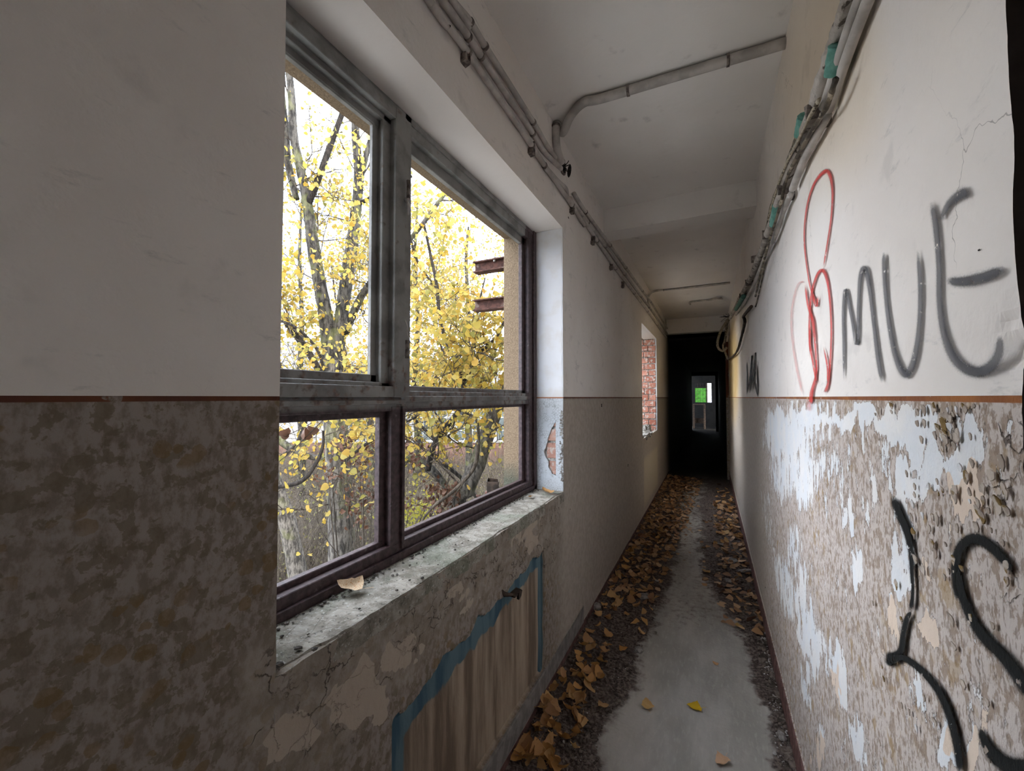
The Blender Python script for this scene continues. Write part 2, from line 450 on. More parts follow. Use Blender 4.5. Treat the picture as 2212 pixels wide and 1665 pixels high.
def mat_leaf(name, cols, trans=0.35, stuff=False, vein=True):
    g = G(name, 0.6, 0.3)
    if stuff: r = g.at('rnd')
    else: r = g.n('ObjectInfo').outputs['Random']
    cr = g.n('ValToRGB'); cr.color_ramp.interpolation = 'LINEAR'
    e = cr.color_ramp.elements
    while len(e) < len(cols): e.new(0.5)
    for i, c in enumerate(cols):
        e[i].position = i / (len(cols) - 1); e[i].color = tuple(c) + (1,)
    g.put(cr.inputs[0], r)
    c = cr.outputs[0]
    if vein:
        c = g.mix(g.ma('MULTIPLY', g.ss(g.noise(45, 4, g.obc()), 0.5, 0.7), 0.35), c, (0.20, 0.10, 0.04))
    tr = g.n('BsdfTranslucent'); g.put(tr.inputs['Color'], c)
    ms = g.n('MixShader'); ms.inputs[0].default_value = trans
    g.t.links.new(g.b.outputs[0], ms.inputs[1]); g.t.links.new(tr.outputs[0], ms.inputs[2])
    g.t.links.new(ms.outputs[0], g.t.nodes['Material Output'].inputs['Surface'])
    return g.fin(c)
YEL = [(0.36, 0.21, 0.03), (0.42, 0.30, 0.05), (0.40, 0.31, 0.07), (0.20, 0.19, 0.045), (0.46, 0.36, 0.11), (0.40, 0.25, 0.05)]
M['leaf'] = mat_leaf('yellow_poplar_leaf', YEL, 0.45)
M['leafs'] = mat_leaf('yellow_poplar_foliage', YEL, 0.45, True, False)
M['dead'] = mat_leaf('withered_brown_leaf', [(0.055, 0.026, 0.016), (0.11, 0.055, 0.032), (0.14, 0.075, 0.048), (0.08, 0.038, 0.022)], 0.25, True, False)
M['deadl'] = mat_leaf('withered_brown_twig_leaf', [(0.055, 0.026, 0.016), (0.12, 0.06, 0.037), (0.085, 0.038, 0.025)], 0.25)
M['fleaf'] = mat_leaf('fallen_tan_leaf', [(0.42, 0.22, 0.08), (0.60, 0.33, 0.11), (0.50, 0.28, 0.13), (0.64, 0.40, 0.17), (0.34, 0.17, 0.08)], 0.1)
M['fleafs'] = mat_leaf('fallen_leaf_litter', [(0.17, 0.09, 0.05), (0.50, 0.28, 0.13), (0.26, 0.14, 0.08), (0.64, 0.42, 0.24), (0.36, 0.20, 0.10)], 0.1, True, False)
M['scrubleaf'] = mat_leaf('scrub_small_leaf', [(0.15, 0.14, 0.045), (0.09, 0.095, 0.035), (0.17, 0.145, 0.05), (0.10, 0.075, 0.047)], 0.3, True, False)
def mat_bark(name, a, b, moss=0.0, s=1.0):
    g = G(name, 0.9)
    r = g.noise(24 * s, 6, g.map((1, 1, 0.30)), 0.68)
    c = g.mix(g.ss(r, 0.40, 0.62), a, b)
    if moss: c = g.mix(g.ma('MULTIPLY', g.ss(g.noise(3.5, 4), 0.5, 0.62), moss), c, (0.17, 0.18, 0.06))
    return g.fin(c, g.bump(r, 0.03, 1.0))
M['bark'] = mat_bark('furrowed_grey_bark', (0.016, 0.014, 0.012), (0.085, 0.077, 0.066), 0.35)
M['bark2'] = mat_bark('pale_furrowed_bark', (0.033, 0.029, 0.025), (0.15, 0.135, 0.117), 0.25)
M['twig'] = mat_bark('thin_twig_bark', (0.035, 0.027, 0.021), (0.10, 0.08, 0.06), 0.0)
M['scrub'] = mat_bark('dry_scrub_stem', (0.045, 0.036, 0.028), (0.125, 0.105, 0.083), 0.0)
M['darkbranch'] = mat_bark('dark_branch_bark', (0.011, 0.009, 0.007), (0.045, 0.036, 0.03), 0.0, 2)
M['soil'] = simple('leaf_littered_soil', (0.065, 0.051, 0.039), (0.115, 0.092, 0.07), 3, 0.95, 0.02, c3=(0.15, 0.15, 0.06), sc3=1.3, th3=0.58)
M['pipe'] = simple('overpainted_conduit', (0.36, 0.33, 0.30), (0.52, 0.48, 0.44), 9, 0.55, 0.001, c3=(0.16, 0.27, 0.22), sc3=7, th3=0.70)
M['clip'] = simple('rusty_clip_steel', (0.10, 0.08, 0.07), (0.26, 0.22, 0.19), 60, 0.6, 0.002)
M['black'] = simple('charred_black_hole', (0.012, 0.011, 0.01), (0.04, 0.035, 0.03), 60, 0.9, 0.004)
M['cable'] = simple('dirty_cable_sheath', (0.055, 0.045, 0.035), (0.20, 0.165, 0.12), 25, 0.6, 0.002, c3=(0.42, 0.36, 0.28), sc3=30, th3=0.57)
M['cablelight'] = simple('peeled_cream_cable', (0.30, 0.25, 0.18), (0.52, 0.45, 0.34), 40, 0.6, 0.002, c3=(0.08, 0.06, 0.04), sc3=40, th3=0.56)
M['wrap'] = simple('paint_crusted_cable_bundle', (0.34, 0.30, 0.26), (0.52, 0.47, 0.42), 14, 0.8, 0.006, c3=(0.09, 0.075, 0.06), sc3=22, th3=0.57)
M['green'] = simple('green_paint_patch', (0.10, 0.26, 0.21), (0.17, 0.36, 0.30), 30, 0.7, 0.002)
M['mortar'] = simple('rough_crumbling_mortar', (0.22, 0.20, 0.175), (0.48, 0.46, 0.42), 40, 0.95, 0.008, c3=(0.08, 0.07, 0.06), sc3=60, th3=0.6)
def mat_brick(name, obj_rand=True, a=(0.36, 0.13, 0.085), b=(0.52, 0.24, 0.17)):
    g = G(name, 0.9)
    r = g.n('ObjectInfo').outputs['Random']
    c = g.mix(r, a, b)
    c = g.mix(g.ss(g.noise(26, 5), 0.50, 0.62), c, (0.58, 0.48, 0.42))
    c = g.mix(g.ss(g.noise(60, 5), 0.62, 0.68), c, (0.20, 0.11, 0.08))
    return g.fin(c, g.bump(g.noise(60, 5), 0.006, 1.0))
M['brick'] = mat_brick('weathered_red_brick')
M['pinkbrick'] = mat_brick('pale_pink_brick', True, (0.46, 0.25, 0.19), (0.56, 0.34, 0.26))
M['stone'] = simple('rubble_stone', (0.20, 0.18, 0.165), (0.36, 0.335, 0.31), 30, 0.95, 0.005, obj_space=True)
M['crumb'] = simple('dark_crumb', (0.05, 0.045, 0.04), (0.13, 0.115, 0.10), 60, 0.9, 0.002, obj_space=True)
M['chips'] = simple('pale_plaster_chip', (0.35, 0.32, 0.30), (0.60, 0.58, 0.56), 40, 0.9, 0.002)
M['debris'] = simple('brown_rubble_litter', (0.07, 0.055, 0.045), (0.20, 0.16, 0.135), 20, 0.95, 0.004)
M['rust'] = simple('rusted_steel_beam', (0.045, 0.02, 0.015), (0.095, 0.042, 0.03), 30, 0.8, 0.003, c3=(0.14, 0.10, 0.08), sc3=12, th3=0.6)
M['jambdark'] = simple('dark_brown_jamb', (0.040, 0.030, 0.026), (0.075, 0.058, 0.05), 6, 0.85, 0.004)
M['far_black'] = simple('near_black_wall', (0.012, 0.012, 0.013), (0.022, 0.021, 0.021), 6, 0.9, 0.003)  # near-black base colour for the far wall and end board
M['facade'] = simple('pale_facade_render', (0.25, 0.247, 0.24), (0.29, 0.287, 0.28), 0.6, 0.9, 0.01)
M['fglass'] = simple('dim_factory_pane', (0.05, 0.06, 0.06), (0.09, 0.105, 0.103), 0.8, 0.25, 0.0)
M['fbar'] = simple('white_factory_window_bar', (0.22, 0.225, 0.222), (0.24, 0.25, 0.247), 3, 0.7, 0.0)
M['lowwall'] = simple('red_brick_garden_wall', (0.12, 0.06, 0.048), (0.15, 0.088, 0.07), 2, 0.9, 0.01)
M['steeldark'] = simple('dark_rusty_sheet', (0.035, 0.026, 0.02), (0.08, 0.055, 0.04), 20, 0.7, 0.003)
def mat_cloth():
    g = G('green_netting_cloth', 0.8)
    c = g.mix(g.ss(g.noise(9, 3), 0.4, 0.6), (0.035, 0.13, 0.018), (0.06, 0.19, 0.03))
    tr = g.n('BsdfTranslucent'); g.put(tr.inputs['Color'], c)
    ms = g.n('MixShader'); ms.inputs[0].default_value = 0.75
    g.t.links.new(g.b.outputs[0], ms.inputs[1]); g.t.links.new(tr.outputs[0], ms.inputs[2])
    g.t.links.new(ms.outputs[0], g.t.nodes['Material Output'].inputs['Surface'])
    return g.fin(c)
M['cloth'] = mat_cloth()
def mat_spray(name, col, dens):
    g = G(name, 0.75)
    a = g.at('a')
    al = g.ma('MULTIPLY', g.ss(g.ma('ADD', a, g.ma('MULTIPLY', g.ma('SUBTRACT', g.noise(420, 3), 0.5), 0.5)), 0.0, 0.85), dens, clamp=True)
    al = g.ma('MULTIPLY', al, g.ss(g.noise(70, 3), 0.72, 0.66))
    g.put(g.b.inputs['Alpha'], al)
    return g.fin(col, g.bump(g.noise(62, 5, g.map((1, 1.0, 0.62)), 0.62), 0.003, 0.8))
M['sgrey'] = mat_spray('grey_spray_paint', (0.085, 0.085, 0.095), 0.80)
M['sblack'] = mat_spray('black_spray_paint', (0.008, 0.009, 0.009), 1.0)
M['sred'] = mat_spray('red_spray_paint', (0.56, 0.05, 0.045), 0.85)
M['sredf'] = mat_spray('faint_red_spray_paint', (0.60, 0.10, 0.09), 0.33)

# ------------------------------------------------------------------ room constants
XL, XR, ZC = -0.755, 0.30, 3.0
W1 = (0.521, 2.226, 0.968, 2.475)        # first window: y0 y1 z0 z1
W2 = (5.22, 6.75, 0.99, 2.42)            # second window
YF = 8.40                                # lintel at the end of the lit stretch
XO = -1.135                              # outer face of the window wall
YEND = 20.0

# ------------------------------------------------------------------ left wall
NI = (0.85, 1.921, 0.165, 0.757)         # radiator niche below the window
def left_fields(Y, Z):
    P = np.stack([np.full_like(Y, XL), Y, Z], -1)
    px, py = prj(P)
    rag = (fbm(Y * 14, Z * 14, 3) - 0.5) * 0.075
    top = NI[3] - 0.055 + 0.05 * np.clip((Y - 1.35) / 0.5, -1, 1) + rag
    nm = sst(NI[0] - 0.004, NI[0] + 0.004, Y) * sst(NI[1] + 0.004, NI[1] - 0.004, Y) * sst(top + 0.006, top - 0.006, Z) * sst(NI[2] - 0.006, NI[2] + 0.006, Z)
    dist_l = Y - NI[0]; dist_t = top - Z; dist_r = NI[1] - Y
    bl = np.maximum(np.maximum(sst(0.085, 0.035, dist_l), sst(0.12, 0.05, dist_t + 0.02 * (fbm(Y * 9, Z * 2, 9) - .5))), sst(0.05, 0.03, dist_r)) * nm
    qx = px + 90 * (fbm(Y * 16, Z * 16, 91, 5) - .5); qy = py + 120 * (fbm(Y * 16, Z * 16, 92, 5) - .5)
    crack = sst(0.30, 0.0, W1[2] - Z) * sst(W1[2] + 0.002, W1[2], Z) * sst(W1[0] - 0.10, W1[0] + 0.1, Y) * sst(2.3, 2.1, Y)
    crack = np.maximum(crack, blobs(px, py, [(650, 1500, 130, 160, 0.9), (1120, 1180, 90, 80, 1.0), (800, 1400, 120, 90, .9)])) * (1 - nm) * (Z < 1.49)
    cream = blobs(qx, qy, [(775, 1510, 55, 85, 1.0, 10), (640, 1590, 75, 45, 1.0, -15), (860, 1400, 50, 40, .7), (1150, 1150, 28, 30, .9), (1000, 1290, 30, 30, .6)]) * (1 - nm) * (Z < 1.4)
    plain = sst(1.95, 2.3, Y) * (Z < 1.49)
    pale = sst(5.25, 5.35, Y) * sst(6.9, 6.6, Y) * sst(0.78, 0.7, Z) * sst(0.1, 0.2, Z)
    skirt = (Z < 0.072) * 1.0
    grey = ((Z >= 0.072) & (Z < 0.163)) * (Y < 2.6) * 1.0
    far_black = sst(7.6, 9.0, Y)  # left wall colour ramps to near-black towards the far end
    h = -0.018 * nm + 0.004 * (fbm(Y * 3, Z * 3, 5) - 0.5) + 0.014 * crack * (fbm(Y * 22, Z * 22, 6) - 0.45) - 0.003 * cream
    h = h + grey * 0.010 + skirt * 0.012
    return h, dict(niche=nm, blue=bl, crack=crack, cream=cream, plain=plain, pale=pale, skirt=skirt, grey=grey, far_black=far_black)
def lpanel(y0, y1, z0, z1, dy, dz, extra_z=()):
    ny = max(2, int(round((y1 - y0) / dy)) + 1); nzz = max(2, int(round((z1 - z0) / dz)) + 1)
    ys = np.linspace(y0, y1, ny); zs = np.unique(np.round(np.concatenate([np.linspace(z0, z1, nzz), [e for e in extra_z if z0 < e < z1]]), 5))
    Yg, Zg = np.meshgrid(ys, zs, indexing='ij')
    h, at = left_fields(Yg, Zg)
    ed = np.minimum(np.minimum(Yg - y0, y1 - Yg), np.minimum(Zg - z0 if z0 > 0 else Zg + 1, z1 - Zg))
    V = np.stack([XL + h, Yg, Zg], -1)
    return grid_mesh('', V, at, skirt=(-0.045, 0, 0))
EX = (0.0715, 0.0725, 0.1625, 0.1635, 1.502)
def wall_mats(me, mats, left):
    for q in mats: me.materials.append(q)
    n = len(me.polygons); c = np.zeros(n * 3); me.polygons.foreach_get('center', c); c = c.reshape(-1, 3); nn = np.zeros(n * 3); me.polygons.foreach_get('normal', nn); nn = nn.reshape(-1, 3)
    mi = np.where(c[:, 2] > 1.502, 0, 1)
    mi = np.where((np.abs(nn[:, 0]) < .5) & (nn[:, 2] < .5) & ((c[:, 0] < XL - .0205) if left else (c[:, 0] > XR + .020)), 2, mi)
    if left: mi = np.where(c[:, 0] < XL - .035, 2, mi)
    me.polygons.foreach_set('material_index', mi.astype(np.int32)); me.update()
    return me
W_FILL = (-2.45, -1.45, 0.968, 2.475)  # unseen opening behind the camera, added to let in fill light
parts = []
parts.append(lpanel(W_FILL[1], W1[0], 0, ZC, 0.03, 0.02, EX))
parts.append(lpanel(-5.0, W_FILL[0], 0, ZC, 0.1, 0.1, EX)); parts.append(lpanel(W_FILL[0], W_FILL[1], 0, W_FILL[2], 0.1, 0.1, EX)); parts.append(lpanel(W_FILL[0], W_FILL[1], W_FILL[3], ZC, 0.1, 0.1))
parts.append(lpanel(W1[0], W1[1], 0, W1[2] - 0.004, 0.0075, 0.0075, EX))
parts.append(lpanel(W1[0], W1[1], W1[3], ZC, 0.03, 0.03))
parts.append(lpanel(W1[1], W2[0], 0, ZC, 0.03, 0.02, EX))
parts.append(lpanel(W2[0], W2[1], 0, W2[2], 0.03, 0.03, EX))
parts.append(lpanel(W2[0], W2[1], W2[3], ZC, 0.05, 0.05))
parts.append(lpanel(W2[1], YEND, 0, ZC, 0.12, 0.05, EX))
XI = XL - 0.04
JB = 0.02                                 # thickness of the plaster lining on the far jamb
zlo = -2.6
parts += [boxq(XO, XI, -5, W_FILL[0], zlo, ZC + .1), boxq(XO, XI, W_FILL[0], W_FILL[1], zlo, W_FILL[2] - .003), boxq(XO, XI, W_FILL[0], W_FILL[1], W_FILL[3], ZC + .1), boxq(XO, XI, W_FILL[1], W1[0], zlo, ZC + .1), boxq(XO, XI, W1[0], W1[1] + JB, zlo, W1[2] - 0.03),
          boxq(XO, XI, W1[0], W1[1] + JB, W1[3] + .0015, ZC + .1), boxq(XO, XI, W1[1] + JB, W2[0], zlo, ZC + .1),
          boxq(XO, XI, W2[0], W2[1] + JB, zlo, W2[2] - 0.02), boxq(XO, XI, W2[0], W2[1] + JB, W2[3], ZC + .1),
          boxq(XO, XI, W2[1] + JB, YEND, zlo, ZC + .1)]
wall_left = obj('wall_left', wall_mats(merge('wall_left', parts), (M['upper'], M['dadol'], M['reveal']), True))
tag(wall_left, kind='structure')

# jamb lining with a broken-out hole showing bricks
def poly_plate(name, outer, holes, plane_pt, thick, mat, parent):
    """flat plate in the x-z plane at y, triangulated with holes, extruded along +y"""
    bm = bmesh.new()
    edges = []
    for loop in [outer] + holes:
        vs = [bm.verts.new((p[0], plane_pt, p[1])) for p in loop]
        for i in range(len(vs)): edges.append(bm.edges.new((vs[i], vs[(i + 1) % len(vs)])))
    r = bmesh.ops.triangle_fill(bm, use_beauty=True, use_dissolve=False, edges=edges)
    fs = [f for f in bm.faces]
    ex = bmesh.ops.extrude_face_region(bm, geom=fs)
    bmesh.ops.translate(bm, vec=(0, thick, 0), verts=[v for v in ex['geom'] if isinstance(v, bmesh.types.BMVert)])
    bmesh.ops.recalc_face_normals(bm, faces=bm.faces)
    me = bpy.data.meshes.new(name); bm.to_mesh(me); bm.free()
    return obj(name, me, mat, parent)
def jz(x, y): p = ony(W1[1], x, y); return (p.x, p.z)
hole = [jz(*p) for p in [(1203, 903), (1213, 903), (1214, 935), (1212, 960), (1214, 985), (1212, 1010), (1210, 1035), (1204, 1028), (1192, 1023), (1186, 1010), (1184, 996), (1177, 985), (1176, 972), (1182, 958), (1186, 942), (1192, 925), (1198, 915)]]
hole2 = []
for i in range(len(hole)):
    a = Vector(hole[i]); b = Vector(hole[(i + 1) % len(hole)])
    for t in (0, .33, .66): hole2.append(tuple(a.lerp(b, t) + Vector((rnd.uniform(-.003, .003), rnd.uniform(-.003, .003)))))
outer = [(XL - 0.0005, W1[3])]
z = W1[3]
while z > W1[2]:
    z -= 0.02; outer.append((XL - 0.002 - abs(fbm(z * 15, 0.3, 8) - .5) * 0.02, max(z, W1[2])))
outer += [(XO + 0.001, W1[2]), (XO + 0.001, W1[3])]
jl = poly_plate('jamb_plaster', outer, [hole2], W1[1] - 0.0015, JB + 0.002, M['plaster'], wall_left)
# front face strip of the lining, behind it the brickwork
for k, (ya, yb) in enumerate([(905, 922), (925, 953), (955.5, 991), (994, 1030)]):
    for s_ in (0,):
        p0 = ony(W1[1], 1172, ya); p1 = ony(W1[1], 1208, yb)
        m = MB(); m.box(-0.86, -0.765 - 0.006 * (k % 2), W1[1] + 0.004 + .002 * k, W1[1] + 0.02, p1.z + 0.001, p0.z - 0.001, 0.002)
        bevelled(m.build('brick', M['pinkbrick'], wall_left), 0.003)
m = MB(); m.box(-0.87, -0.758, W1[1] + 0.012, W1[1] + 0.0195, 1.02, 1.47, 0.001)
m.build('mortar', M['mortar'], wall_left)

m = MB()
for k in range(170):
    z_ = 1.025 + .40 * rnd.random(); s_ = rnd.uniform(.003, .009)
    rock(m, (XL - .004 - abs(rnd.gauss(0, .008)), W1[1] + .001, z_), s_, .8)
m.build('broken_plaster_edge', M['mortar'], wall_left)
# second window: exposed brick on the far jamb
zz = W2[2] - 0.02; row = 0
while zz < W2[3] - 0.02:
    hgt = 0.083
    xs = [-0.768, -0.88, -1.005, -1.12] if row % 2 else [-0.772, -0.945, -1.12]
    for a, b in zip(xs[:-1], xs[1:]):
        m = MB(); pr = rnd.uniform(-0.006, 0.006)
        m.box(b + 0.007, a - 0.005, W2[1] - 0.01 + pr, W2[1] + 0.055, zz, min(zz + hgt, W2[3] - .003), 0.0035)
        bevelled(m.build('brick', M['brick'], wall_left), 0.004)
    zz += 0.097; row += 1
m = MB(); m.box(XO + .002, XL - 0.008, W2[1] + 0.004, W2[1] + 0.03, W2[2] - .01, W2[3] - .001); m.build('mortar', M['mortar'], wall_left)
# broken sill of the second window
m = MB()
for k in range(34):
    x = rnd.uniform(-1.1, -0.765); y = rnd.uniform(W2[0] + .03, W2[1] - .03); s_ = rnd.uniform(.02, .055)
    m.box(x - s_, min(x + s_, XL + .004), y - s_, y + s_, W2[2] - 0.03, W2[2] + s_ * .5 + (0.06 if y > 6.5 else 0), 0.015)
m.build('broken_sill', M['mortar'], wall_left)

# sill of the first window
ys = np.linspace(W1[0], W1[1], 240); xs = np.linspace(0, 1, 34)
Yg, Tg = np.meshgrid(ys, xs, indexing='ij')
front = XL + 0.003 - 0.014 * np.clip(fbm(Yg * 9, Yg * 0 + 2, 11, 5) - 0.48, 0, 1) * 3
Xg = -0.94 + (front + 0.94) * Tg
Zs = W1[2] + 0.006 * (fbm(Yg * 16, Xg * 16, 12) - 0.5) + 0.003 * (fbm(Yg * 60, Xg * 60, 13) - .5) - 0.010 * sst(0.965, 1.0, Tg) * (0.4 + fbm(Yg * 30, Yg * 0, 14))
V = np.stack([Xg, Yg, Zs], -1)
p1 = grid_mesh('', V, {'s': Tg}, skirt=(0, 0, -0.045))
ys = np.linspace(W1[0], W1[1], 90); xs = np.linspace(0, 1, 20)
Yg, Tg = np.meshgrid(ys, xs, indexing='ij')
Xg = XO - 0.01 + (0.20) * Tg
Zs = 0.945 + 0.03 * Tg + 0.014 * (fbm(Yg * 12, Xg * 12, 22) - 0.5)
p2 = grid_mesh('', np.stack([Xg, Yg, Zs], -1), {'s': Tg}, skirt=(0, 0, -0.05))
sill = obj('window_sill', merge('window_sill', [p1, p2]), M['sill'], wall_left)
sill['label'] = 'weathered grey concrete sill under the window'

# ------------------------------------------------------------------ first window frame
win = empty('window_1', (-0.93, 1.37, W1[2])); tag(win, kind='structure')
def wpart(name, boxes, label=None, bev=0.002):
    m = MB()
    for b in boxes: m.box(b[0] + .93, b[1] + .93, b[2] - 1.37, b[3] - 1.37, b[4] - W1[2], b[5] - W1[2])
    o = bevelled(m.build(name, M['frame'], win), bev)
    if label: o['label'] = label
    return o
XF = -0.93
y0, y1, z0, z1 = W1
# fixed frame
wpart('bottom_rail', [(XF - .028, XF, y0, y1, z0 - .004, 1.022), (XF - .012, XF + .012, y0, y1, z0 - .002, 0.993), (XF - .048, XF - .026, y0, y1, z0, 1.038)])
wpart('top_rail', [(XF - .03, XF - .004, y0, y1, 2.415, z1), (XF - .05, XF - .028, y0, y1, 2.375, z1), (XF - .012, XF + .002, y0, y1, 2.452, z1)])
wpart('jamb_post', [(XF - .03, XF - .001, 2.140, y1, z0 + .003, z1 - .003), (XF - .05, XF - .028, 2.105, y1, z0, z1), (XF - .014, XF + .012, 2.192, y1, z0, z1)], 'maroon steel post against the far jamb')
wpart('jamb_post', [(XF - .03, XF, y0, 0.60, z0, z1), (XF - .05, XF - .028, y0, 0.63, z0, z1)])
wpart('transom', [(XF - .03, XF - .002, 1.075, 2.14, 1.462, 1.522), (XF - .05, XF - .028, 1.075, 2.14, 1.448, 1.540), (XF - .01, XF + .010, 1.075, 2.14, 1.485, 1.505)])
wpart('transom', [(XF - .03, XF - .004, y0, 1.08, 1.455, 1.50), (XF - .05, XF - .028, y0, 1.08, 1.436, 1.50), (XF - .01, XF + .012, y0, 1.08, 1.478, 1.492)])
wpart('mullion', [(XF - .03, XF - .0015, 1.028, 1.072, 1.0, 1.47), (XF - .0495, XF - .0275, 1.002, 1.09, 1.0, 1.47), (XF - .012, XF + .008, 1.070, 1.084, 1.0, 1.47)], 'maroon lower mullion between the two bottom openings')
wpart('mullion', [(XF - .03, XF + .002, 1.078, 1.112, 1.49, z1), (XF - .05, XF - .028, 1.07, 1.126, 1.49, z1)])
# opening sash, top left, proud of the frame
sash = wpart('sash', [(XF - .010, XF + .016, 1.018, 1.066, 1.500, 2.452), (XF - .045, XF - .008, 0.985, 1.03, 1.52, 2.43), (XF - .045, XF - .030, 0.962, 1.0, 1.52, 2.43),
    (XF - .010, XF + .016, y0, 1.018, 1.500, 1.535), (XF - .045, XF - .008, y0, 1.018, 1.505, 1.548), (XF - .045, XF - .03, y0, 1.0, 1.52, 1.572),
    (XF - .010, XF + .016, y0, 1.018, 2.412, 2.452), (XF - .045, XF - .008, y0, 1.018, 2.395, 2.44), (XF - .045, XF - .03, y0, 1.0, 2.372, 2.42),
    (XF - .010, XF + .016, y0, 0.565, 1.5, 2.452)], 'grey sash frame of the upper left opening, rusty at its foot')
for zz in (2.20, 1.66):
    m = MB(); m.tube([(XF + .022 + .93, 1.072 - 1.37, zz - W1[2] - .03), (XF + .022 + .93, 1.072 - 1.37, zz - W1[2] + .03)], 0.0065, 8)
    h_ = m.build('hinge', M['clip'], win)
m = MB(); m.tube([(0.018, 1.064 - 1.37, 2.165 - z0), (0.030, 1.066 - 1.37, 2.14 - z0), (0.026, 1.068 - 1.37, 2.11 - z0)], [.006, .005, .003], 6); m.build('catch', M['chips'], win)
m = MB(); m.tube(spline([(0.018, 1.064 - 1.37, 1.76 - z0), (0.034, 1.058 - 1.37, 1.735 - z0), (0.024, 1.07 - 1.37, 1.715 - z0), (0.034, 1.075 - 1.37, 1.68 - z0)], 5), 0.0016, 5); m.build('wire_tie', M['chips'], win)

# steel brackets on the outer wall beyond the jamb
for k, (xp, yp) in enumerate([(1035, 572), (1035, 657)]):
    z = [2.395, 2.13][k]
    m = MB(); Yb = 2.43
    m.box(-1.46, -1.10, Yb - .035, Yb + .035, z + .03, z + .038)
    m.box(-1.46, -1.10, Yb - .004, Yb + .004, z - .03, z + .03)
    m.box(-1.46, -1.10, Yb - .035, Yb + .035, z - .038, z - .03)
    o = m.build('steel_bracket', M['rust'])
    tag(o, ['upper rusted steel beam stub jutting from the outer wall beside the window', 'lower rusted steel beam stub jutting from the outer wall beside the window'][k], 'steel beam', 'rusted beam stubs outside the window')
    if k == 0:
        m = MB(); m.tube([(-1.30, Yb - .02, z + .02), (-1.30, Yb - .02, z + .055)], .009, 6); m.tube([(-1.30, Yb - .02, z + .036), (-1.30, Yb - .02, z + .046)], .016, 6)
        m.build('bolt', M['chips'], o)
# scrap on the outer sill
c = onx(-1.08, 1066, 1042)
m = MB(); s_ = 0.045
m.box(c.x - s_ * .8, c.x + s_ * .6, c.y - s_, c.y + s_, 0.955, 0.957 + .09, 0.004)
v0 = MB(); v0.v = m.v; rot = Matrix.Rotation(radians(28), 3, 'Z'); m.v = [tuple(rot @ (Vector(p) - Vector((c.x, c.y, 1))) + Vector((c.x, c.y, 1))) for p in m.v]
m.f = m.f[:5]; m.sm = m.sm[:5]; m.mi = m.mi[:5]
o = m.build('steel_box', M['steeldark'])
md = o.modifiers.new('sol', 'SOLIDIFY'); md.thickness = 0.004
tag(o, 'small dark open sheet-steel box standing on the mossy outer sill', 'box')
m = MB(); c2 = onx(-1.09, 1046, 1050)
arc = [Vector((c2.x + 0.0, c2.y + 0.05 * cos(a), 0.998 + 0.04 * sin(a))) for a in np.linspace(pi * 1.05, pi * 1.95, 9)]
for i, p in enumerate(arc[:-1]):
    q = arc[i + 1]; d = Vector((0.02, 0, 0)); 
    m.add([p - d, p + d, q + d, q - d], [(0, 1, 2, 3)], True)
o = m.build('pipe_shard', M['rust']); md = o.modifiers.new('sol', 'SOLIDIFY'); md.thickness = 0.004
tag(o, 'curved rusty shard of pipe lying beside the steel box on the outer sill', 'pipe')

# ------------------------------------------------------------------ right wall
YR0 = 0.637
du = np.concatenate([np.arange(646, 60, -5.0), np.arange(60, 20, -2.5)])
Dv = F * XR / (cos(YAW) * du)
Yc = (Dv + XR * sin(YAW)) / cos(YAW)
Yc = Yc[Yc < 8.3]; Yc = np.concatenate([[YR0], Yc[Yc > YR0 + .002], np.linspace(8.3, YEND, 12)])
Zc = np.unique(np.round(np.concatenate([np.arange(0, 3.0001, 0.0115), [1.502, 3.0]]), 4))
Yg, Zg = np.meshgrid(Yc, Zc, indexing='ij')
px, py = prj(np.stack([np.full_like(Yg, XR), Yg, Zg], -1))
kk = np.clip(1.0 / np.maximum(Yg, .5), .3, 1.5)
qx = px + 55 * kk * (fbm(Yg * 22, Zg * 9, 81, 5) - .5); qy = py + 170 * kk * (fbm(Yg * 26, Zg * 8, 82, 5) - .5)
wht = [(1690, 935, 45, 65, 1.0), (1720, 1000, 60, 110, .85), (1745, 900, 70, 30, 1.0), (1870, 900, 130, 26, .95), (1800, 990, 50, 60, .55), (2005, 920, 110, 48, 1.2),
       (2085, 950, 80, 65, 1.2), (2030, 1015, 115, 45, 1.15), (1950, 1090, 20, 75, .95, -12), (1948, 1235, 22, 45, .95), (1700, 1270, 22, 75, .8, -8), (1722, 1210, 14, 90, .75, -10),
       (1745, 1370, 20, 110, .92, -10), (1775, 1400, 12, 60, .75, -10), (1815, 1480, 17, 100, .92, -12), (1850, 1600, 13, 90, .85, -12), (1850, 1230, 14, 45, .9), (1835, 1120, 12, 45, .8),
       (1935, 1350, 18, 65, .95, -10), (2000, 1340, 28, 26, .95), (1980, 1215, 22, 26, .85), (2100, 1090, 42, 75, .95, -30), (2070, 1620, 50, 60, .9), (1770, 1620, 16, 60, .75),
       (1905, 1000, 40, 90, .45), (1740, 1480, 10, 60, .7, -12), (1660, 1130, 12, 90, .5, -8), (1860, 1060, 110, 90, .36), (1960, 1180, 25, 60, .6), (1985, 1500, 18, 60, .5, -20), (2180, 1000, 25, 120, .4)]
W = blobs(qx, qy, wht)
W = np.maximum(W, 0.18 * (Yg < 3.0))
W = W * (1 - 0.9 * blobs(px, py, [(2045, 935, 30, 50, 1), (2195, 1150, 40, 160, .9)]))
W = np.where(Zg < 1.492, W, 0)
bei = blobs(qx, qy, [(2110, 1090, 60, 90, 1), (1935, 1360, 25, 70, 1), (2000, 1345, 40, 40, 1), (1985, 1215, 30, 30, 1), (1800, 1540, 20, 120, .9), (1770, 1640, 40, 50, .8), (2100, 1620, 60, 60, .8)])
yel = blobs(px, py, [(1584, 800, 13, 110, 1.0), (1586, 860, 9, 60, .8)]) * (Yg < 8.3)
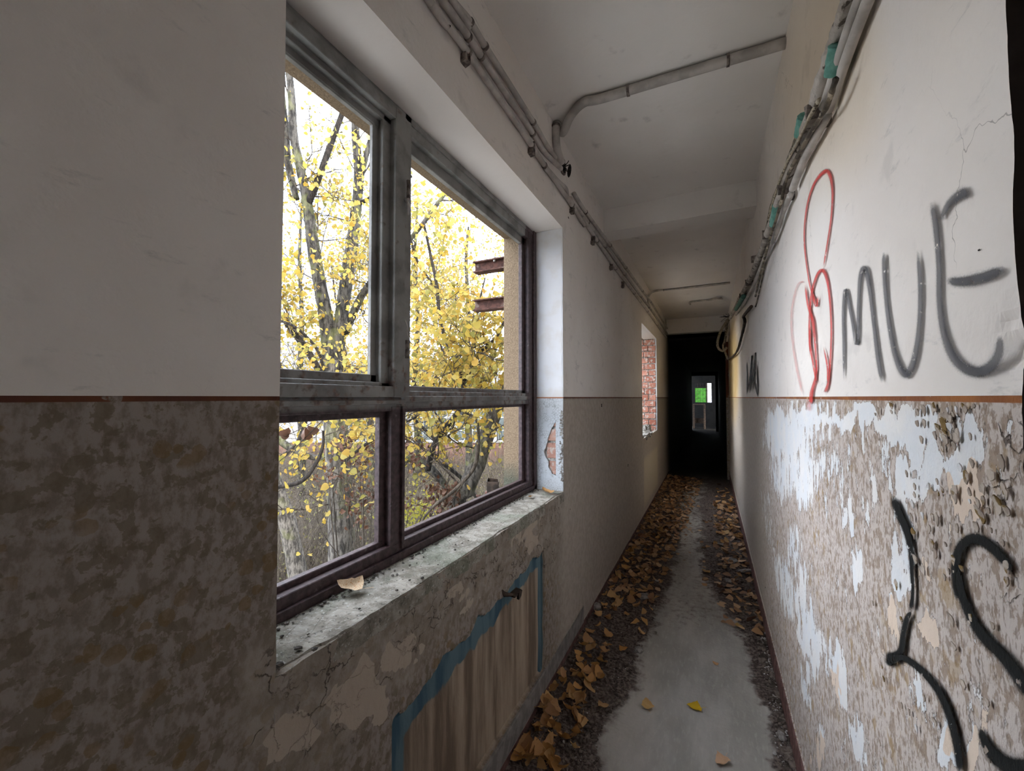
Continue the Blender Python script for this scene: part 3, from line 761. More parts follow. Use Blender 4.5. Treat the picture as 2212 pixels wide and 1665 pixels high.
yel = np.maximum(yel, 0.28 * blobs(px, py, [(1790, 150, 120, 260, 1)]))
crk = blobs(px, py, [(2185, 1100, 45, 260, .8), (2060, 920, 40, 60, .7), (2130, 1450, 120, 220, .45)]) * (Zg < 1.48)
skr = (Zg < 0.125) * 1.0
pla = sst(2.6, 3.4, Yg) * (Zg < 1.49)
far_black = sst(8.6, 9.2, Yg)  # right wall colour goes near-black past the lintel
hx = 0.004 * (fbm(Yg * 3, Zg * 3, 31) - 0.5) - skr * 0.010 + 0.006 * crk * (fbm(Yg * 40, Zg * 40, 33) - .5)
Yj = Yg.copy()
Yj[0] = YR0 + 0.016 * (fbm(Zc * 9, Zc * 0, 41, 5) - 0.5) + 0.012 * (vn(Zc * 2.2, Zc * 0 + 4, 43) - .5)
hole_r = np.exp(-((Yg - 0.655) / 0.022) ** 2 - ((Zg - 1.565) / 0.045) ** 2)
hx = hx + 0.012 * hole_r * (0.6 + 0.8 * vn(Yg * 90, Zg * 90, 47))
Vr = np.stack([XR + hx, Yj, Zg], -1)
rp_ = [grid_mesh('', Vr, dict(white=W, beige=bei, yellow=yel, crack=crk, skirt=skr, plain=pla, far_black=far_black), skirt=(0.05, 0, 0), flip=True)]
wall_right = obj('wall_right', wall_mats(merge('wall_right', rp_ + [boxq(XR + .04, XR + .16, YR0 + .012, YEND, 0, ZC + .1)]), (M['upper'], M['dador'], M['jambdark']), False))
tag(wall_right, kind='structure')
# dark doorway jamb at the picture's right edge
jy = Yj[0]
m = MB()
n = len(Zc)
m.add([(XR + .012 + 0.006 * (vn(z * 30, 1.0, 5) - .5), jy[i] - .001, z) for i, z in enumerate(Zc)] + [(XR + .16, YR0 - .004, z) for z in Zc], [(i, i + n, i + n + 1, i + 1) for i in range(n - 1)])
jd = m.build('door_jamb', M['jambdark'], wall_right); jd['label'] = 'dark brown end face of the wall at the doorway'
# wall behind the camera on the right side, with the doorway between
m = MB(); m.box(XR, XR + .16, -5.0, -0.55, 0, ZC + .1); m.box(XR, XR + .16, -0.56, YR0 + .012, 2.85, ZC + .1)
tag(m.build('wall_right_near', M['upper']), kind='structure')
# small side room behind the doorway, with an unseen slit added for fill light
SX = XR + 1.5
m = MB(); m.box(SX, SX + .2, -1.6, 1.9, 0, ZC); m.box(SX, SX + .2, 2.05, 2.6, 0, ZC); m.box(SX, SX + .2, 1.9, 2.05, 0, .95); m.box(SX, SX + .2, 1.9, 2.05, 2.2, ZC)
m.box(XR + .16, SX + .2, 2.5, 2.6, 0, ZC); m.box(XR + .16, SX + .2, -1.7, -1.6, 0, ZC)
tag(m.build('wall_side_room', M['upper']), kind='structure')
m = MB(); m.box(XO, XR + .16, -5.1, -5.0, 0, ZC)
tag(m.build('wall_back', M['upper']), kind='structure')

# ------------------------------------------------------------------ floor, ceiling, beams
xs = np.linspace(XL - .01, XR + .05, 130); ysn = np.concatenate([np.linspace(-5.0, 0.9, 40), np.linspace(0.92, 4.5, 300), np.linspace(4.55, 9, 80), np.linspace(9.5, 23.4, 30)])
Xg, Yg = np.meshgrid(xs, ysn, indexing='ij')
px, py = prj(np.stack([Xg, Yg, np.zeros_like(Xg)], -1))
LB = [(1300, 1700), (1290, 1600), (1310, 1545), (1345, 1510), (1368, 1440), (1405, 1350), (1440, 1250), (1462, 1150), (1480, 1060), (1492, 1000), (1500, 940)]
RB = [(1700, 1700), (1680, 1600), (1655, 1500), (1632, 1400), (1590, 1330), (1535, 1260), (1522, 1150), (1522, 1080), (1540, 1030), (1560, 1000)]
def bx(tab, y):
    ys_ = [t[1] for t in tab][::-1]; xs_ = [t[0] for t in tab][::-1]; return np.interp(y, ys_, xs_)
wob = 46 * (fbm(Xg * 9, Yg * 9, 71, 5) - .5)
dl = sst(55, -45, px - bx(LB, py) + wob) ; dr_ = sst(-50, 25, px - bx(RB, py) + wob)
dirt = np.clip(np.maximum(dl, dr_), 0, 1) * (Yg > 0.4)
dirt = np.maximum(dirt, (0.30 * sst(1440, 1300, py) + .08 * sst(1200, 1100, py)) * (Yg > 1) * (.7 + .6 * fbm(Xg * 5, Yg * 3, 77)))
zf = 0.012 * dirt * fbm(Xg * 16, Yg * 16, 51) + 0.010 * dirt * fbm(Xg * 45, Yg * 45, 53) + 0.03 * sst(-0.55, XL, Xg) * dirt
floor_black = sst(6.9, 9.3, Yg)  # floor colour ramps to near-black along the corridor
floor = obj('floor', merge('floor', [grid_mesh('', np.stack([Xg, Yg, zf], -1), dict(dirt=dirt, far_black=floor_black), skirt=(0, 0, -.1)), boxq(XR + .05, XR + 1.7, -1.7, 2.6, -.1, 0.0)]), M['floor'])
tag(floor, kind='structure')
for p in floor.data.polygons: p.use_smooth = True
m = MB(); m.box(XO, XR + 1.7, -5.1, 24, ZC, ZC + .2)
ceil_o = tag(m.build('ceiling', M['ceiling']), kind='structure')
m = MB(); m.box(XL - .02, XR + .02, 3.235, 3.43, 2.815, ZC + .05, 0.003); m.build('ceiling_beam', M['ceiling'], ceil_o)
m = MB(); m.box(XL - .02, XR + .02, YF, YF + .22, 2.725, ZC + .05, 0.003); m.build('ceiling_beam', M['ceiling'], ceil_o)
m = MB(); m.box(XR - .045, XR + .02, YF + .02, YF + .22, 0, 2.74); m.build('door_stub', M['dadol'], wall_right)
# dark stretch: lowered soffits, end wall, doorway and far window
m = MB()
m.box(XL - .02, XR + .02, YF + .25, YEND, 2.62, 2.66)
ea = ony(YEND, 1488, 812); eb = ony(YEND, 1545, 812)
m.box(XL - .3, ea.x, YEND, YEND + .15, 0, 3); m.box(eb.x, XR + .4, YEND, YEND + .15, 0, 3); m.box(ea.x, eb.x, YEND, YEND + .15, ea.z, 3)
tag(m.build('wall_far', M['far_black']), kind='structure')
YR = 23.2
wa = ony(YR, 1501, 828); wb = ony(YR, 1537, 869)
m = MB()
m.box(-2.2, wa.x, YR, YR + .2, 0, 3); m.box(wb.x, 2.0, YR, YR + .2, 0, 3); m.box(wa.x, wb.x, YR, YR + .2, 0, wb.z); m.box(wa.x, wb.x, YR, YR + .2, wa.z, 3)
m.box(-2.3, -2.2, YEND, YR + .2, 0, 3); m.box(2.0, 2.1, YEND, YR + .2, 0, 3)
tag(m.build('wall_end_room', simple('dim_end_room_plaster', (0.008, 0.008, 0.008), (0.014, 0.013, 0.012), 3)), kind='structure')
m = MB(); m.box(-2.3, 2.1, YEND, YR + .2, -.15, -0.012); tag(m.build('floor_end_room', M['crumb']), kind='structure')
m = MB(); zb_ = ony(YR, 1515, 838).z; m.box(wa.x - .02, ony(YR, 1526.5, 850).x, YR + .01, YR + .05, zb_, wa.z + .02); tag(m.build('wall_end_board', M['far_black']), kind='structure')
w3 = empty('window_3', ((wa.x + wb.x) / 2, YR, wb.z)); tag(w3, kind='structure')
cx, cz = (wa.x + wb.x) / 2, wb.z
xm = ony(YR, 1527, 850).x
m = MB(); m.box(xm - .03 - cx, xm + .03 - cx, -.06, .0, 0, wa.z - cz); m.build('mullion', M['steeldark'], w3)
for k in range(1, 6):
    m = MB(); xx = wa.x + (wb.x - wa.x) * k / 6 - cx; m.box(xx - .006, xx + .006, -.02, -.008, 0, wa.z - cz); m.build('grille_bar', M['steeldark'], w3)
for k in range(1, 5):
    m = MB(); q = (wa.z - cz) * k / 5; m.box(wa.x - cx, wb.x - cx, -.02, -.008, q - .006, q + .006); m.build('grille_bar', M['steeldark'], w3)
ca = ony(YR - .1, 1500, 836); cb = ony(YR - .1, 1526, 869)
vs = []
nn = 14
m = MB()
for i in range(nn + 1):
    x = ca.x + (cb.x - ca.x) * i / nn; y = YR + .10 + 0.02 * sin(i * 1.3)
    vs += [(x, y, cb.z), (x, y, ca.z)]
m.add(vs, [(2 * i, 2 * i + 2, 2 * i + 3, 2 * i + 1) for i in range(nn)], True)
tag(m.build('green_cloth', M['cloth']), 'bright green cloth hung behind the barred window at the far end of the corridor', 'cloth')
# furniture silhouette under the far window
ta = ony(21.5, 1497, 872); tb = ony(21.5, 1524, 925)
t = empty('work_bench', ((ta.x + tb.x) / 2, 21.5, 0)); tag(t, 'low dark bench below the far barred window at the corridor end', 'bench')
m = MB(); wd = (tb.x - ta.x) / 2; m.box(-wd, wd, -.25, .25, ta.z - .05, ta.z); m.build('bench_top', M['steeldark'], t)
for sx in (-1, 1):
    m = MB(); m.box(sx * wd * .9 - .04, sx * wd * .9 + .04, -.2, .2, -.012, ta.z - .05); m.build('leg', M['steeldark'], t)
m = MB(); m.box(-wd * .9, wd * .9, .1, .14, .25, .5); m.build('back_board', M['steeldark'], t)

# ------------------------------------------------------------------ conduits on the left wall
def on_wall(X, pts): return [onx(X, *p) for p in pts]
def dense(pts, n=6): return [Vector(p) for p in spline([tuple(p) for p in pts], n)]
def pipe(name, pts, r, mat, label, cat='pipe', group=None, n=10, sub=6, clips=(), wob=0.0, parent=None):
    m = MB(); P = dense(pts, sub); m.tube(P, r, n, wob=wob)
    o = m.build(name, mat, parent)
    if label: tag(o, label, cat, group)
    for (i, ax) in clips:
        p = P[min(i, len(P) - 1)]; q = P[min(i + 1, len(P) - 1)]; t_ = (q - p).normalized()
        mm = MB(); mm.tube([p - t_ * .006, p + t_ * .006], r * 1.22, 10)
        mm.build('pipe_clip', M['clip'], o)
    return o
LX = XL + 0.018
c1 = [(-0.25, 1.158), (1.0, 1.158), (1.55, 1.157), (1.96, 1.154)]
lower = [onx(LX, 905, -30), onx(LX, 930, 6), onx(LX, 1011, 114), onx(LX, 1085, 222), onx(LX, 1149, 315), onx(LX, 1176, 357), onx(LX, 1236, 444), onx(LX, 1262, 487)]
lower = [Vector((LX, -0.9, lower[0].z))] + lower
pipe('conduit', lower, 0.0125, M['pipe'], 'lowest of three painted conduits above the window, ending short of the others', clips=[(18, 0), (30, 0), (36, 0), (42, 0)])
mid = [onx(LX, 935, -30), onx(LX, 960, 6), onx(LX, 1012, 80), onx(LX, 1040, 122), onx(LX, 1085, 190), onx(LX, 1151, 288), onx(LX, 1170, 322), onx(LX + .01, 1192, 345), onx(LX + .012, 1212, 364)]
mid = [Vector((LX, -0.9, mid[0].z))] + mid
pipe('conduit', mid, 0.0125, M['pipe'], 'middle of the three painted conduits, bending into the burnt junction box', clips=[(18, 0), (24, 0), (36, 0)])
top = [onx(LX, 957, -30), onx(LX, 981, 6), onx(LX, 1016, 48), onx(LX, 1048, 100), onx(LX, 1085, 158), onx(LX, 1152, 264), onx(LX, 1180, 312), onx(LX, 1200, 341)]
top = [Vector((LX, -0.9, top[0].z))] + top
pipe('conduit', top, 0.0120, M['pipe'], 'uppermost of the three painted conduits, ending above the burnt junction box', clips=[(18, 0), (24, 0), (36, 0)])
# onward run
LA = [(1258, 470), (1290, 520), (1330, 580), (1370, 633), (1399, 672), (1420, 701), (1440, 728)]
LBp = [(1232, 428), (1270, 480), (1308, 532), (1350, 592), (1385, 640), (1402, 662), (1424, 694), (1443, 722)]
LC = [(1240, 418), (1265, 458), (1318, 530), (1352, 578), (1388, 628), (1406, 652), (1428, 688), (1447, 718)]
for tab, lb, dx in ((LA, 'lowest conduit of the run past the junction box towards the dark end', 0), (LBp, 'middle conduit of the run past the junction box towards the dark end', 0), (LC, 'top conduit of the run past the junction box towards the dark end', 0.0)):
    P = [onx(LX, *p) for p in tab]
    pipe('conduit', P, 0.0125, M['pipe'], lb, clips=[(6, 0), (12, 0), (18, 0), (24, 0), (30, 0)])
pipe('conduit', [onx(LX, 1178, 362), onx(LX + .004, 1205, 392), onx(LX + .006, 1222, 408), onx(LX, 1226, 425), onx(LX, 1240, 448)], 0.013, M['pipe'], 'short kinked conduit stub leaving the burnt junction box downwards')
# junction box
jb = empty('junction_box', onx(XL, 1213, 362)); tag(jb, 'broken burnt-out junction box on the wall where the ceiling pipe branches off', 'junction box')
def ringtube(c, r, rad, ax, n=18):
    pts = []
    for k in range(n + 1):
        a = 2 * pi * k / n; pts.append(c + Vector((0.0, r * cos(a), r * sin(a))))
    mm = MB(); mm.tube(pts, rad, 6, cap=False); return mm
c = Vector((0.010, 0, 0))
m = ringtube(c, 0.038, 0.006, 'x'); m.build('rim', M['clip'], jb)
m = MB(); m.tube([(0.001, 0, 0), (0.012, 0, 0)], 0.036, 16); m.build('burnt_cavity', M['black'], jb)
m = MB()
cv = Vector((0.03, 0.05, 0.0)); pts = [cv + Vector((0.012 * cos(a), 0.0 + 0.014 * sin(a), 0.045 * sin(a))) for a in np.linspace(0, 2 * pi, 14)]
m.add([(0.02, 0.045, 0)] + [tuple(p) for p in pts[:-1]], [(0, i, i % 13 + 1) for i in range(1, 14)])
lid = m.build('lid', M['black'], jb); md = lid.modifiers.new('s', 'SOLIDIFY'); md.thickness = .004
for k in range(9):
    a = rnd.uniform(0, 2 * pi); L = rnd.uniform(.03, .07)
    m = MB(); m.tube(spline([(0.01, 0.01 * cos(a), 0.01 * sin(a)), (0.03, 0.03 * cos(a), 0.03 * sin(a)), (0.02 + rnd.uniform(0, .03), L * cos(a), L * sin(a))], 4), 0.0022, 5)
    m.build('loose_wire', M['black'], jb)
# broken plaster behind clips
def hook(pxl, X, side, label):
    p = onx(X, *pxl); m = MB()
    m.box(p.x - .004, p.x + .02 * side, p.y - .02, p.y + .012, p.z - .03, p.z - .004, .004)
    m.box(p.x - .004, p.x + .024 * side, p.y - .004, p.y + .004, p.z - .02, p.z + .03, .003)
    o = m.build('pipe_bracket', M['clip']); return tag(o, label, 'bracket', 'pipe brackets on the corridor walls')
for i, q in enumerate([(1003, 122), (1145, 322), (1233, 452), (1278, 520), (1318, 575), (1343, 615)]):
    hook(q, XL + .004, 1, ['bent rusty bracket under the conduits nearest the camera', 'bent rusty bracket just left of the junction box', 'bent rusty bracket where the lowest conduit ends', 'small bracket under the conduits past the window corner', 'small bracket under the conduits nearer the brick opening', 'small bracket under the conduits closest to the brick opening'][i])
# pipe over the ceiling
YP = onz(ZC - .02, 1500, 155).y
cp = [onx(LX, 1213, 352), onx(LX, 1203, 320), onx(LX, 1201, 283), onx(LX, 1203, 268)]
yc = cp[-1].y
a1 = onz(ZC - .026, 1260, 222); a2 = onz(ZC - .026, 1305, 211); a3 = onz(ZC - .026, 1500, 152); a4 = onz(ZC - .026, 1700, 92)
cp2 = cp + [Vector((LX + .03, yc + .01, ZC - .06)), Vector((LX + .09, (yc + a1.y) / 2 + .01, ZC - .03)), a1 if a1.x > LX + .1 else a2, a2, a3, a4]
pipe('ceiling_conduit', cp2, 0.022, M['pipe'], 'painted pipe rising from the junction box and crossing the ceiling before the beam', clips=[(14, 0), (44, 0), (50, 0)])
b = [onx(LX, 1403, 665), onx(LX, 1400, 650), onx(LX, 1402, 638), onz(ZC - .015, 1418, 628), onz(ZC - .015, 1480, 622), onz(ZC - .015, 1577, 611)]
pipe('ceiling_conduit', b, 0.014, M['pipe'], 'thin pipe crossing the ceiling beyond the beam', clips=[(20, 0)])
b = [onz(ZC - .015, 1491, 657), onz(ZC - .015, 1493, 652), onz(ZC - .015, 1530, 648), onz(ZC - .015, 1558, 645), onx(XR - .02, 1566, 652), onx(XR - .02, 1568, 672)]
pipe('ceiling_conduit', b, 0.014, M['pipe'], 'short bent pipe end on the ceiling near the hanging cables')

# ------------------------------------------------------------------ cable run on the right wall
RX = XR - 0.03
def rw(pts, X=RX): return [onx(X, *p) for p in pts]
run = empty('cable_run', onx(RX, 1800, 200)); tag(run, 'thick paint-crusted bundle of cables and pipes running high along the graffiti wall', 'cables')
rl = Vector(run.location)
def rpart(name, pts, r, mat, label=None, n=9, wob=0.0, X=RX, sub=6):
    P = [p - rl for p in rw(pts, X)]
    m = MB(); m.tube(dense(P, sub), r, n, wob=wob)
    o = m.build(name, mat, run)
    if label: o['label'] = label
    return o
rpart('wrapped_cable', [(1850, -40), (1826, 30), (1800, 110), (1776, 180), (1758, 240), (1736, 300), (1712, 350), (1694, 400), (1668, 480), (1645, 545), (1622, 600), (1598, 645), (1577, 688)], 0.019, M['wrap'], 'paint-crusted main cable', wob=0.16)
rpart('pipe', [(1892, -40), (1868, 20), (1838, 100), (1808, 185), (1790, 238)], 0.011, M['pipe'], X=RX + .01)
rpart('pipe', [(1872, -40), (1850, 15), (1822, 95), (1795, 180), (1778, 232)], 0.010, M['pipe'], X=RX)
rpart('pipe', [(1786, 250), (1760, 300), (1735, 350), (1712, 408)], 0.012, M['pipe'], X=RX + .008)
rpart('pipe', [(1709, 418), (1690, 460), (1676, 505), (1655, 550), (1635, 600), (1610, 650), (1590, 680)], 0.011, M['pipe'], X=RX + .008)
rpart('cable', [(1832, -40), (1812, 50), (1790, 110), (1764, 190), (1740, 260), (1715, 315), (1690, 385), (1668, 440), (1655, 500), (1638, 560), (1608, 620), (1580, 680)], 0.0075, M['cable'], wob=.2)
rpart('cable', [(1806, 170), (1783, 235), (1752, 285), (1722, 340), (1698, 390), (1684, 450), (1662, 520), (1646, 580), (1632, 640)], 0.006, M['cable'], wob=.2, X=RX - .012)
rpart('cable', [(1770, 215), (1745, 262), (1716, 322), (1700, 352), (1680, 405), (1662, 462)], 0.005, M['cablelight'], wob=.2, X=RX - .02)
for q in [((1812, 95), (1800, 160)), ((1738, 250), (1730, 290)), ((1680, 440), (1672, 485)), ((1606, 640), (1590, 668))]:
    rpart('green_patch', [q[0], ((q[0][0] + q[1][0]) / 2, (q[0][1] + q[1][1]) / 2), q[1]], 0.0195, M['green'], 'green paint remnant on the cables', wob=.05, X=RX - .002)
for i, q in enumerate([(1794, 238), (1716, 408), (1674, 508), (1645, 560), (1628, 612), (1612, 640)]):
    p = onx(XR, *q) - rl; m = MB()
    m.box(p.x - .055, p.x + .0, p.y - .006, p.y + .006, p.z - .012, p.z + .03, .003); m.box(p.x - .012, p.x, p.y - .014, p.y + .014, p.z - .04, p.z + .02, .004)
    m.build('bracket', M['clip'], run)
hang = empty('hanging_cables', onx(RX, 1572, 690)); tag(hang, 'tangle of torn cables hanging in loops where the cable run ends', 'cables')
hl = Vector(hang.location)
HY = hl.y
def hpart(pts, r, mat, label=None, X=None):
    P = [ony(HY - (X or 0), *p) - hl for p in pts]
    m = MB(); m.tube(dense(P, 5), r, 7, wob=.12); o = m.build('cable_loop', mat, hang)
    if label: o['label'] = label
hpart([(1578, 684), (1566, 700), (1556, 718), (1550, 738), (1552, 752), (1562, 758), (1570, 750)], .021, M['cablelight'])
hpart([(1580, 690), (1572, 715), (1566, 735), (1562, 748), (1566, 760), (1574, 776), (1584, 768), (1588, 758)], .016, M['cablelight'])
m = MB(); m.tube(dense([onx(XR - .03, *q) - hl for q in [(1573, 777), (1586, 767), (1595, 752), (1601, 730), (1607, 705), (1609, 692), (1606, 684), (1613, 674), (1623, 662)]], 5), .012, 7, wob=.1); o = m.build('cable_loop', M['steeldark'], hang); o['label'] = 'dark bent cable'
hpart([(1582, 680), (1570, 700), (1568, 722), (1564, 745)], .02, M['cable'])
hpart([(1585, 682), (1578, 700), (1574, 720), (1570, 738)], .018, M['wrap'])
for k in range(14):
    a = rnd.uniform(pi * .5, pi * 1.6); L = rnd.uniform(14, 26)
    hpart([(1576, 684), (1576 + L * .5 * cos(a), 686 - L * .3 * sin(a)), (1576 + L * cos(a), 688 - L * .5 * sin(a) + rnd.uniform(-4, 6))], .003, M['black'])
pipe('cable_stub', [onx(XR - .01, 1668, 470), onx(XR - .01, 1655, 560), onx(XR - .01, 1638, 640), onx(XR - .01, 1632, 662)], .005, M['cable'], 'thin loose cable hanging off the wall below the cable run', 'cable')

# ------------------------------------------------------------------ graffiti
def stroke(name, pts, mat, parent, off=0.0035, sub=8):
    """pts: (x, y, width) in the photo; laid as a thin soft-edged paint film on the wall"""
    S = spline(pts, sub)
    K = [-1.35, -.9, -.5, 0, .5, .9, 1.35]; A = [0, .25, .78, 1, .78, .25, 0]
    v = []; a = []
    m_ = len(S)
    for i, p in enumerate(S):
        t = S[min(i + 1, m_ - 1)][:2] - S[max(i - 1, 0)][:2]; L = np.hypot(*t) or 1
        nrm = np.array([-t[1], t[0]]) / L
        e = min(1.0, (min(i, m_ - 1 - i) + .0) / 4.0); e = max(e, 0.0)
        for k, al in zip(K, A):
            q = p[:2] + nrm * k * p[2] * 0.5 * (0.75 + 0.25 * e)
            P = onx(XR - off, q[0], q[1]); v.append(tuple(P)); a.append(al * e)
    n = len(K)
    f = [(i * n + k, i * n + k + 1, (i + 1) * n + k + 1, (i + 1) * n + k) for i in range(m_ - 1) for k in range(n - 1)]
    me = bpy.data.meshes.new(name); me.from_pydata(v, [], f)
    at = me.attributes.new('a', 'FLOAT', 'POINT'); at.data.foreach_set('value', a)
    return obj(name, me, mat, parent)
def ZA(L): return [(1540 + x / 3.292, 400 + y / 3.292, w_ / 3.292) for x, y, w_ in L]
def ZB(L): return [(1560 + x / 3.393, 840 + y / 3.393, w_ / 3.393) for x, y, w_ in L]
def ZCc(L): return [(1600 + x / 3.58, 1200 + y / 3.58, w_ / 3.58) for x, y, w_ in L]
def Z8(L): return [(1500 + x / 2.775, y / 2.775, w_ / 2.775) for x, y, w_ in L]
def letter(label, strokes, name='graffiti_letter'):
    first = None
    strokes = [([(x, y, w_ * (.62 if mt in (M['sred'], M['sredf']) else .85 if mt is M['sgrey'] else 1)) for x, y, w_ in P_], mt) for P_, mt in strokes]
    for i, (pts, mat) in enumerate(strokes):
        if i == 0:
            first = stroke(name, pts, mat, wall_right, 0.0050); first['label'] = label
        else:
            stroke('paint_stroke', pts, mat, first, 0.0050 + .0002 * i)
letter('grey sprayed letter M', [(ZA([(932, 1400, 22), (930, 1100, 30), (928, 900, 34), (945, 745, 40), (985, 930, 34), (1025, 1130, 44), (1035, 850, 34), (1048, 650, 44), (1082, 595, 60), (1115, 740, 46), (1145, 1000, 40), (1175, 1240, 48), (1205, 1410, 42)]), M['sgrey'])])
letter('grey sprayed letter U', [(ZA([(1215, 470, 30), (1218, 600, 48), (1230, 800, 44), (1258, 1020, 50), (1300, 1220, 62), (1368, 1345, 84), (1430, 1240, 66), (1466, 1000, 50), (1474, 720, 50), (1455, 450, 36)]), M['sgrey'])])
letter('grey sprayed last letter with a hooked top', [(ZA([(1555, 110, 60), (1585, 300, 66), (1606, 560, 60), (1612, 850, 64), (1650, 1080, 80), (1730, 1250, 105), (1850, 1325, 120), (1960, 1300, 120), (2030, 1200, 100), (2040, 1060, 60)]), M['sgrey']),
    (ZA([(1620, 260, 50), (1665, 150, 66), (1740, 80, 100), (1830, 35, 130)]), M['sgrey']),
    (ZA([(1650, 680, 80), (1780, 685, 110), (1920, 655, 120), (2080, 590, 90)]), M['sgrey'])])
letter('red sprayed tall loop', [(Z8([(770, 1620, 18), (800, 1440, 20), (822, 1280, 22), (825, 1120, 30), (795, 1025, 46), (730, 1080, 30), (685, 1190, 22), (662, 1330, 18), (660, 1470, 18), (680, 1640, 18), (700, 1740, 18), (735, 1820, 18)]), M['sred']),
    (ZA([(690, 1230, 20), (685, 1000, 26), (700, 780, 30), (740, 640, 36), (785, 610, 50), (820, 720, 34), (840, 950, 30), (838, 1180, 28), (820, 1400, 34), (790, 1480, 50)]), M['sred']),
    (ZA([(655, 700, 30), (675, 850, 30), (710, 970, 48), (728, 1150, 30), (735, 1330, 30), (700, 1480, 52), (700, 1560, 56)]), M['sred']),
    (ZA([(700, 760, 30), (735, 860, 34), (748, 780, 20)]), M['sred']),
    (ZA([(690, 1000, 30), (690, 1130, 30), (715, 1280, 30), (740, 1420, 30)]), M['sred']),
    (ZA([(785, 1140, 20), (815, 1300, 28), (815, 1420, 30)]), M['sred'])], 'graffiti_drawing')
letter('faint red arc left of the red drawing', [(ZA([(660, 690, 26), (610, 700, 26), (570, 820, 24), (555, 970, 24), (570, 1150, 24), (600, 1330, 30), (640, 1500, 30)]), M['sredf'])], 'graffiti_drawing')
letter('faint red smear under the dado line', [(ZA([(690, 1510, 60), (680, 1560, 60), (690, 1610, 40)]), M['sredf'])], 'graffiti_drawing')
letter('small black scrawled tag near the hanging cables', [(ZA([(240, 1250, 10), (243, 1360, 10), (240, 1500, 10)]), M['sblack']), (ZA([(243, 1490, 9), (262, 1360, 9), (278, 1210, 11), (268, 1380, 9), (262, 1480, 9)]), M['sblack']),
    (ZA([(262, 1480, 9), (285, 1330, 9), (302, 1190, 11), (296, 1340, 9), (282, 1480, 9)]), M['sblack']), (ZA([(285, 1350, 9), (300, 1420, 9), (320, 1510, 10)]), M['sblack']), (ZA([(312, 1260, 8), (316, 1380, 8), (320, 1510, 9)]), M['sblack']),
    (ZA([(245, 1420, 8), (280, 1400, 8), (312, 1300, 8)]), M['sblack'])], 'graffiti_tag')
letter('black sprayed arrow-like stroke on the peeling dado', [(ZB([(1245, 780, 60), (1290, 900, 80), (1350, 1040, 74), (1382, 1180, 56), (1390, 1330, 44), (1396, 1500, 34), (1380, 1640, 60)]), M['sblack']),
    (ZCc([(1325, 420, 30), (1280, 500, 60), (1255, 620, 60), (1235, 740, 80), (1165, 800, 110), (1140, 860, 40)]), M['sblack']),
    (ZCc([(1130, 740, 60), (1180, 800, 90), (1260, 790, 66), (1400, 890, 70), (1520, 1030, 84), (1600, 1200, 84), (1650, 1370, 84), (1680, 1520, 84), (1700, 1700, 70)]), M['sblack'])], 'graffiti_stroke')
letter('thick black sprayed curve shaped like an S', [(ZB([(2130, 1340, 50), (2060, 1250, 90), (1960, 1150, 100), (1850, 1095, 110), (1755, 1150, 105), (1712, 1270, 90), (1712, 1420, 80), (1745, 1560, 80)]), M['sblack']),
    (ZCc([(1680, 60, 60), (1700, 260, 90), (1770, 460, 100), (1880, 630, 120), (2030, 780, 130), (2150, 940, 150), (2260, 1100, 150)]), M['sblack']),
    (ZCc([(1850, 1320, 50), (1890, 1440, 100), (1980, 1560, 150), (2100, 1630, 190), (2300, 1640, 200)]), M['sblack'])], 'graffiti_stroke')

# paint flakes lifting off the graffiti wall
def flake(px_, s, th):
    p = onx(XR - .003, *px_); n = rnd.randint(6, 9); m = MB(); v = []
    for k in range(n):
        a = 2 * pi * k / n; r = s * rnd.uniform(.55, 1.1)
        y = r * cos(a) * .6; z = r * sin(a)
        v.append((-.0006 - max(0, (y + z) * .30) * th, y, z))
    v += [(q[0] - .0012, q[1] * .96, q[2] * .96) for q in v]
    f = [tuple(range(n)), tuple(range(2 * n - 1, n - 1, -1))] + [(k, k + n, (k + 1) % n + n, (k + 1) % n) for k in range(n)]
    m.add(v, f); return p, m
M['flake'] = simple('lifted_paint_flake', (0.34, 0.28, 0.23), (0.50, 0.43, 0.36), 40, 0.9, 0.001, c3=(0.20, 0.13, 0.05), sc3=30, th3=0.55)
M['flakew'] = simple('lifted_white_flake', (0.58, 0.56, 0.54), (0.66, 0.66, 0.66), 40, 0.9, 0.001)
fm = []
spots = []
for k in range(120):
    r = rnd.random()
    if r < .5: q = (rnd.uniform(1960, 2190), rnd.uniform(1000, 1240))
    elif r < .75: q = (rnd.gauss(2050, 22), rnd.gauss(930, 25))
    elif r < .9: q = (rnd.uniform(1880, 2190), rnd.uniform(1240, 1640))
    else: q = (rnd.uniform(1880, 2110), rnd.uniform(876, 900))
    if q[1] < 872: continue
    spots.append(q)
for q in spots:
    p, m = flake(q, rnd.uniform(.004, .011), rnd.uniform(.3, 1.3))
    o = m.build('paint_flake', M['flakew'] if rnd.random() < .12 else M['flake'], wall_right); o.location = p

# bracket and small marks on the walls
p = onx(XL - .012, 1090, 1275)
m = MB(); m.tube([p + Vector((0, -.055, .04)), p + Vector((.015, -.03, .0)), p + Vector((.035, 0, -.012))], [.006, .008, .006], 6, wob=.3)
m.box(p.x + .02, p.x + .05, p.y - .005, p.y + .06, p.z - .02, p.z - .012, .004); m.box(p.x + .045, p.x + .052, p.y + .02, p.y + .06, p.z - .035, p.z - .01, .003)
tag(m.build('radiator_bracket', M['steeldark']), 'bent dark metal radiator bracket torn out above the blue-edged niche', 'bracket')
def gouge(q, X, s, name='gouge'):
    p = onx(X, *q); m = MB()
    [rock(m, (0, rnd.uniform(-s, s) * .5, rnd.uniform(-s, s) * .4), s * .5, .8) for _ in range(3)]; m.v = [(q[0] * .25, q[1], q[2]) for q in m.v]; o = m.build(name, M['black'], wall_left if X < 0 else wall_right); o.location = p
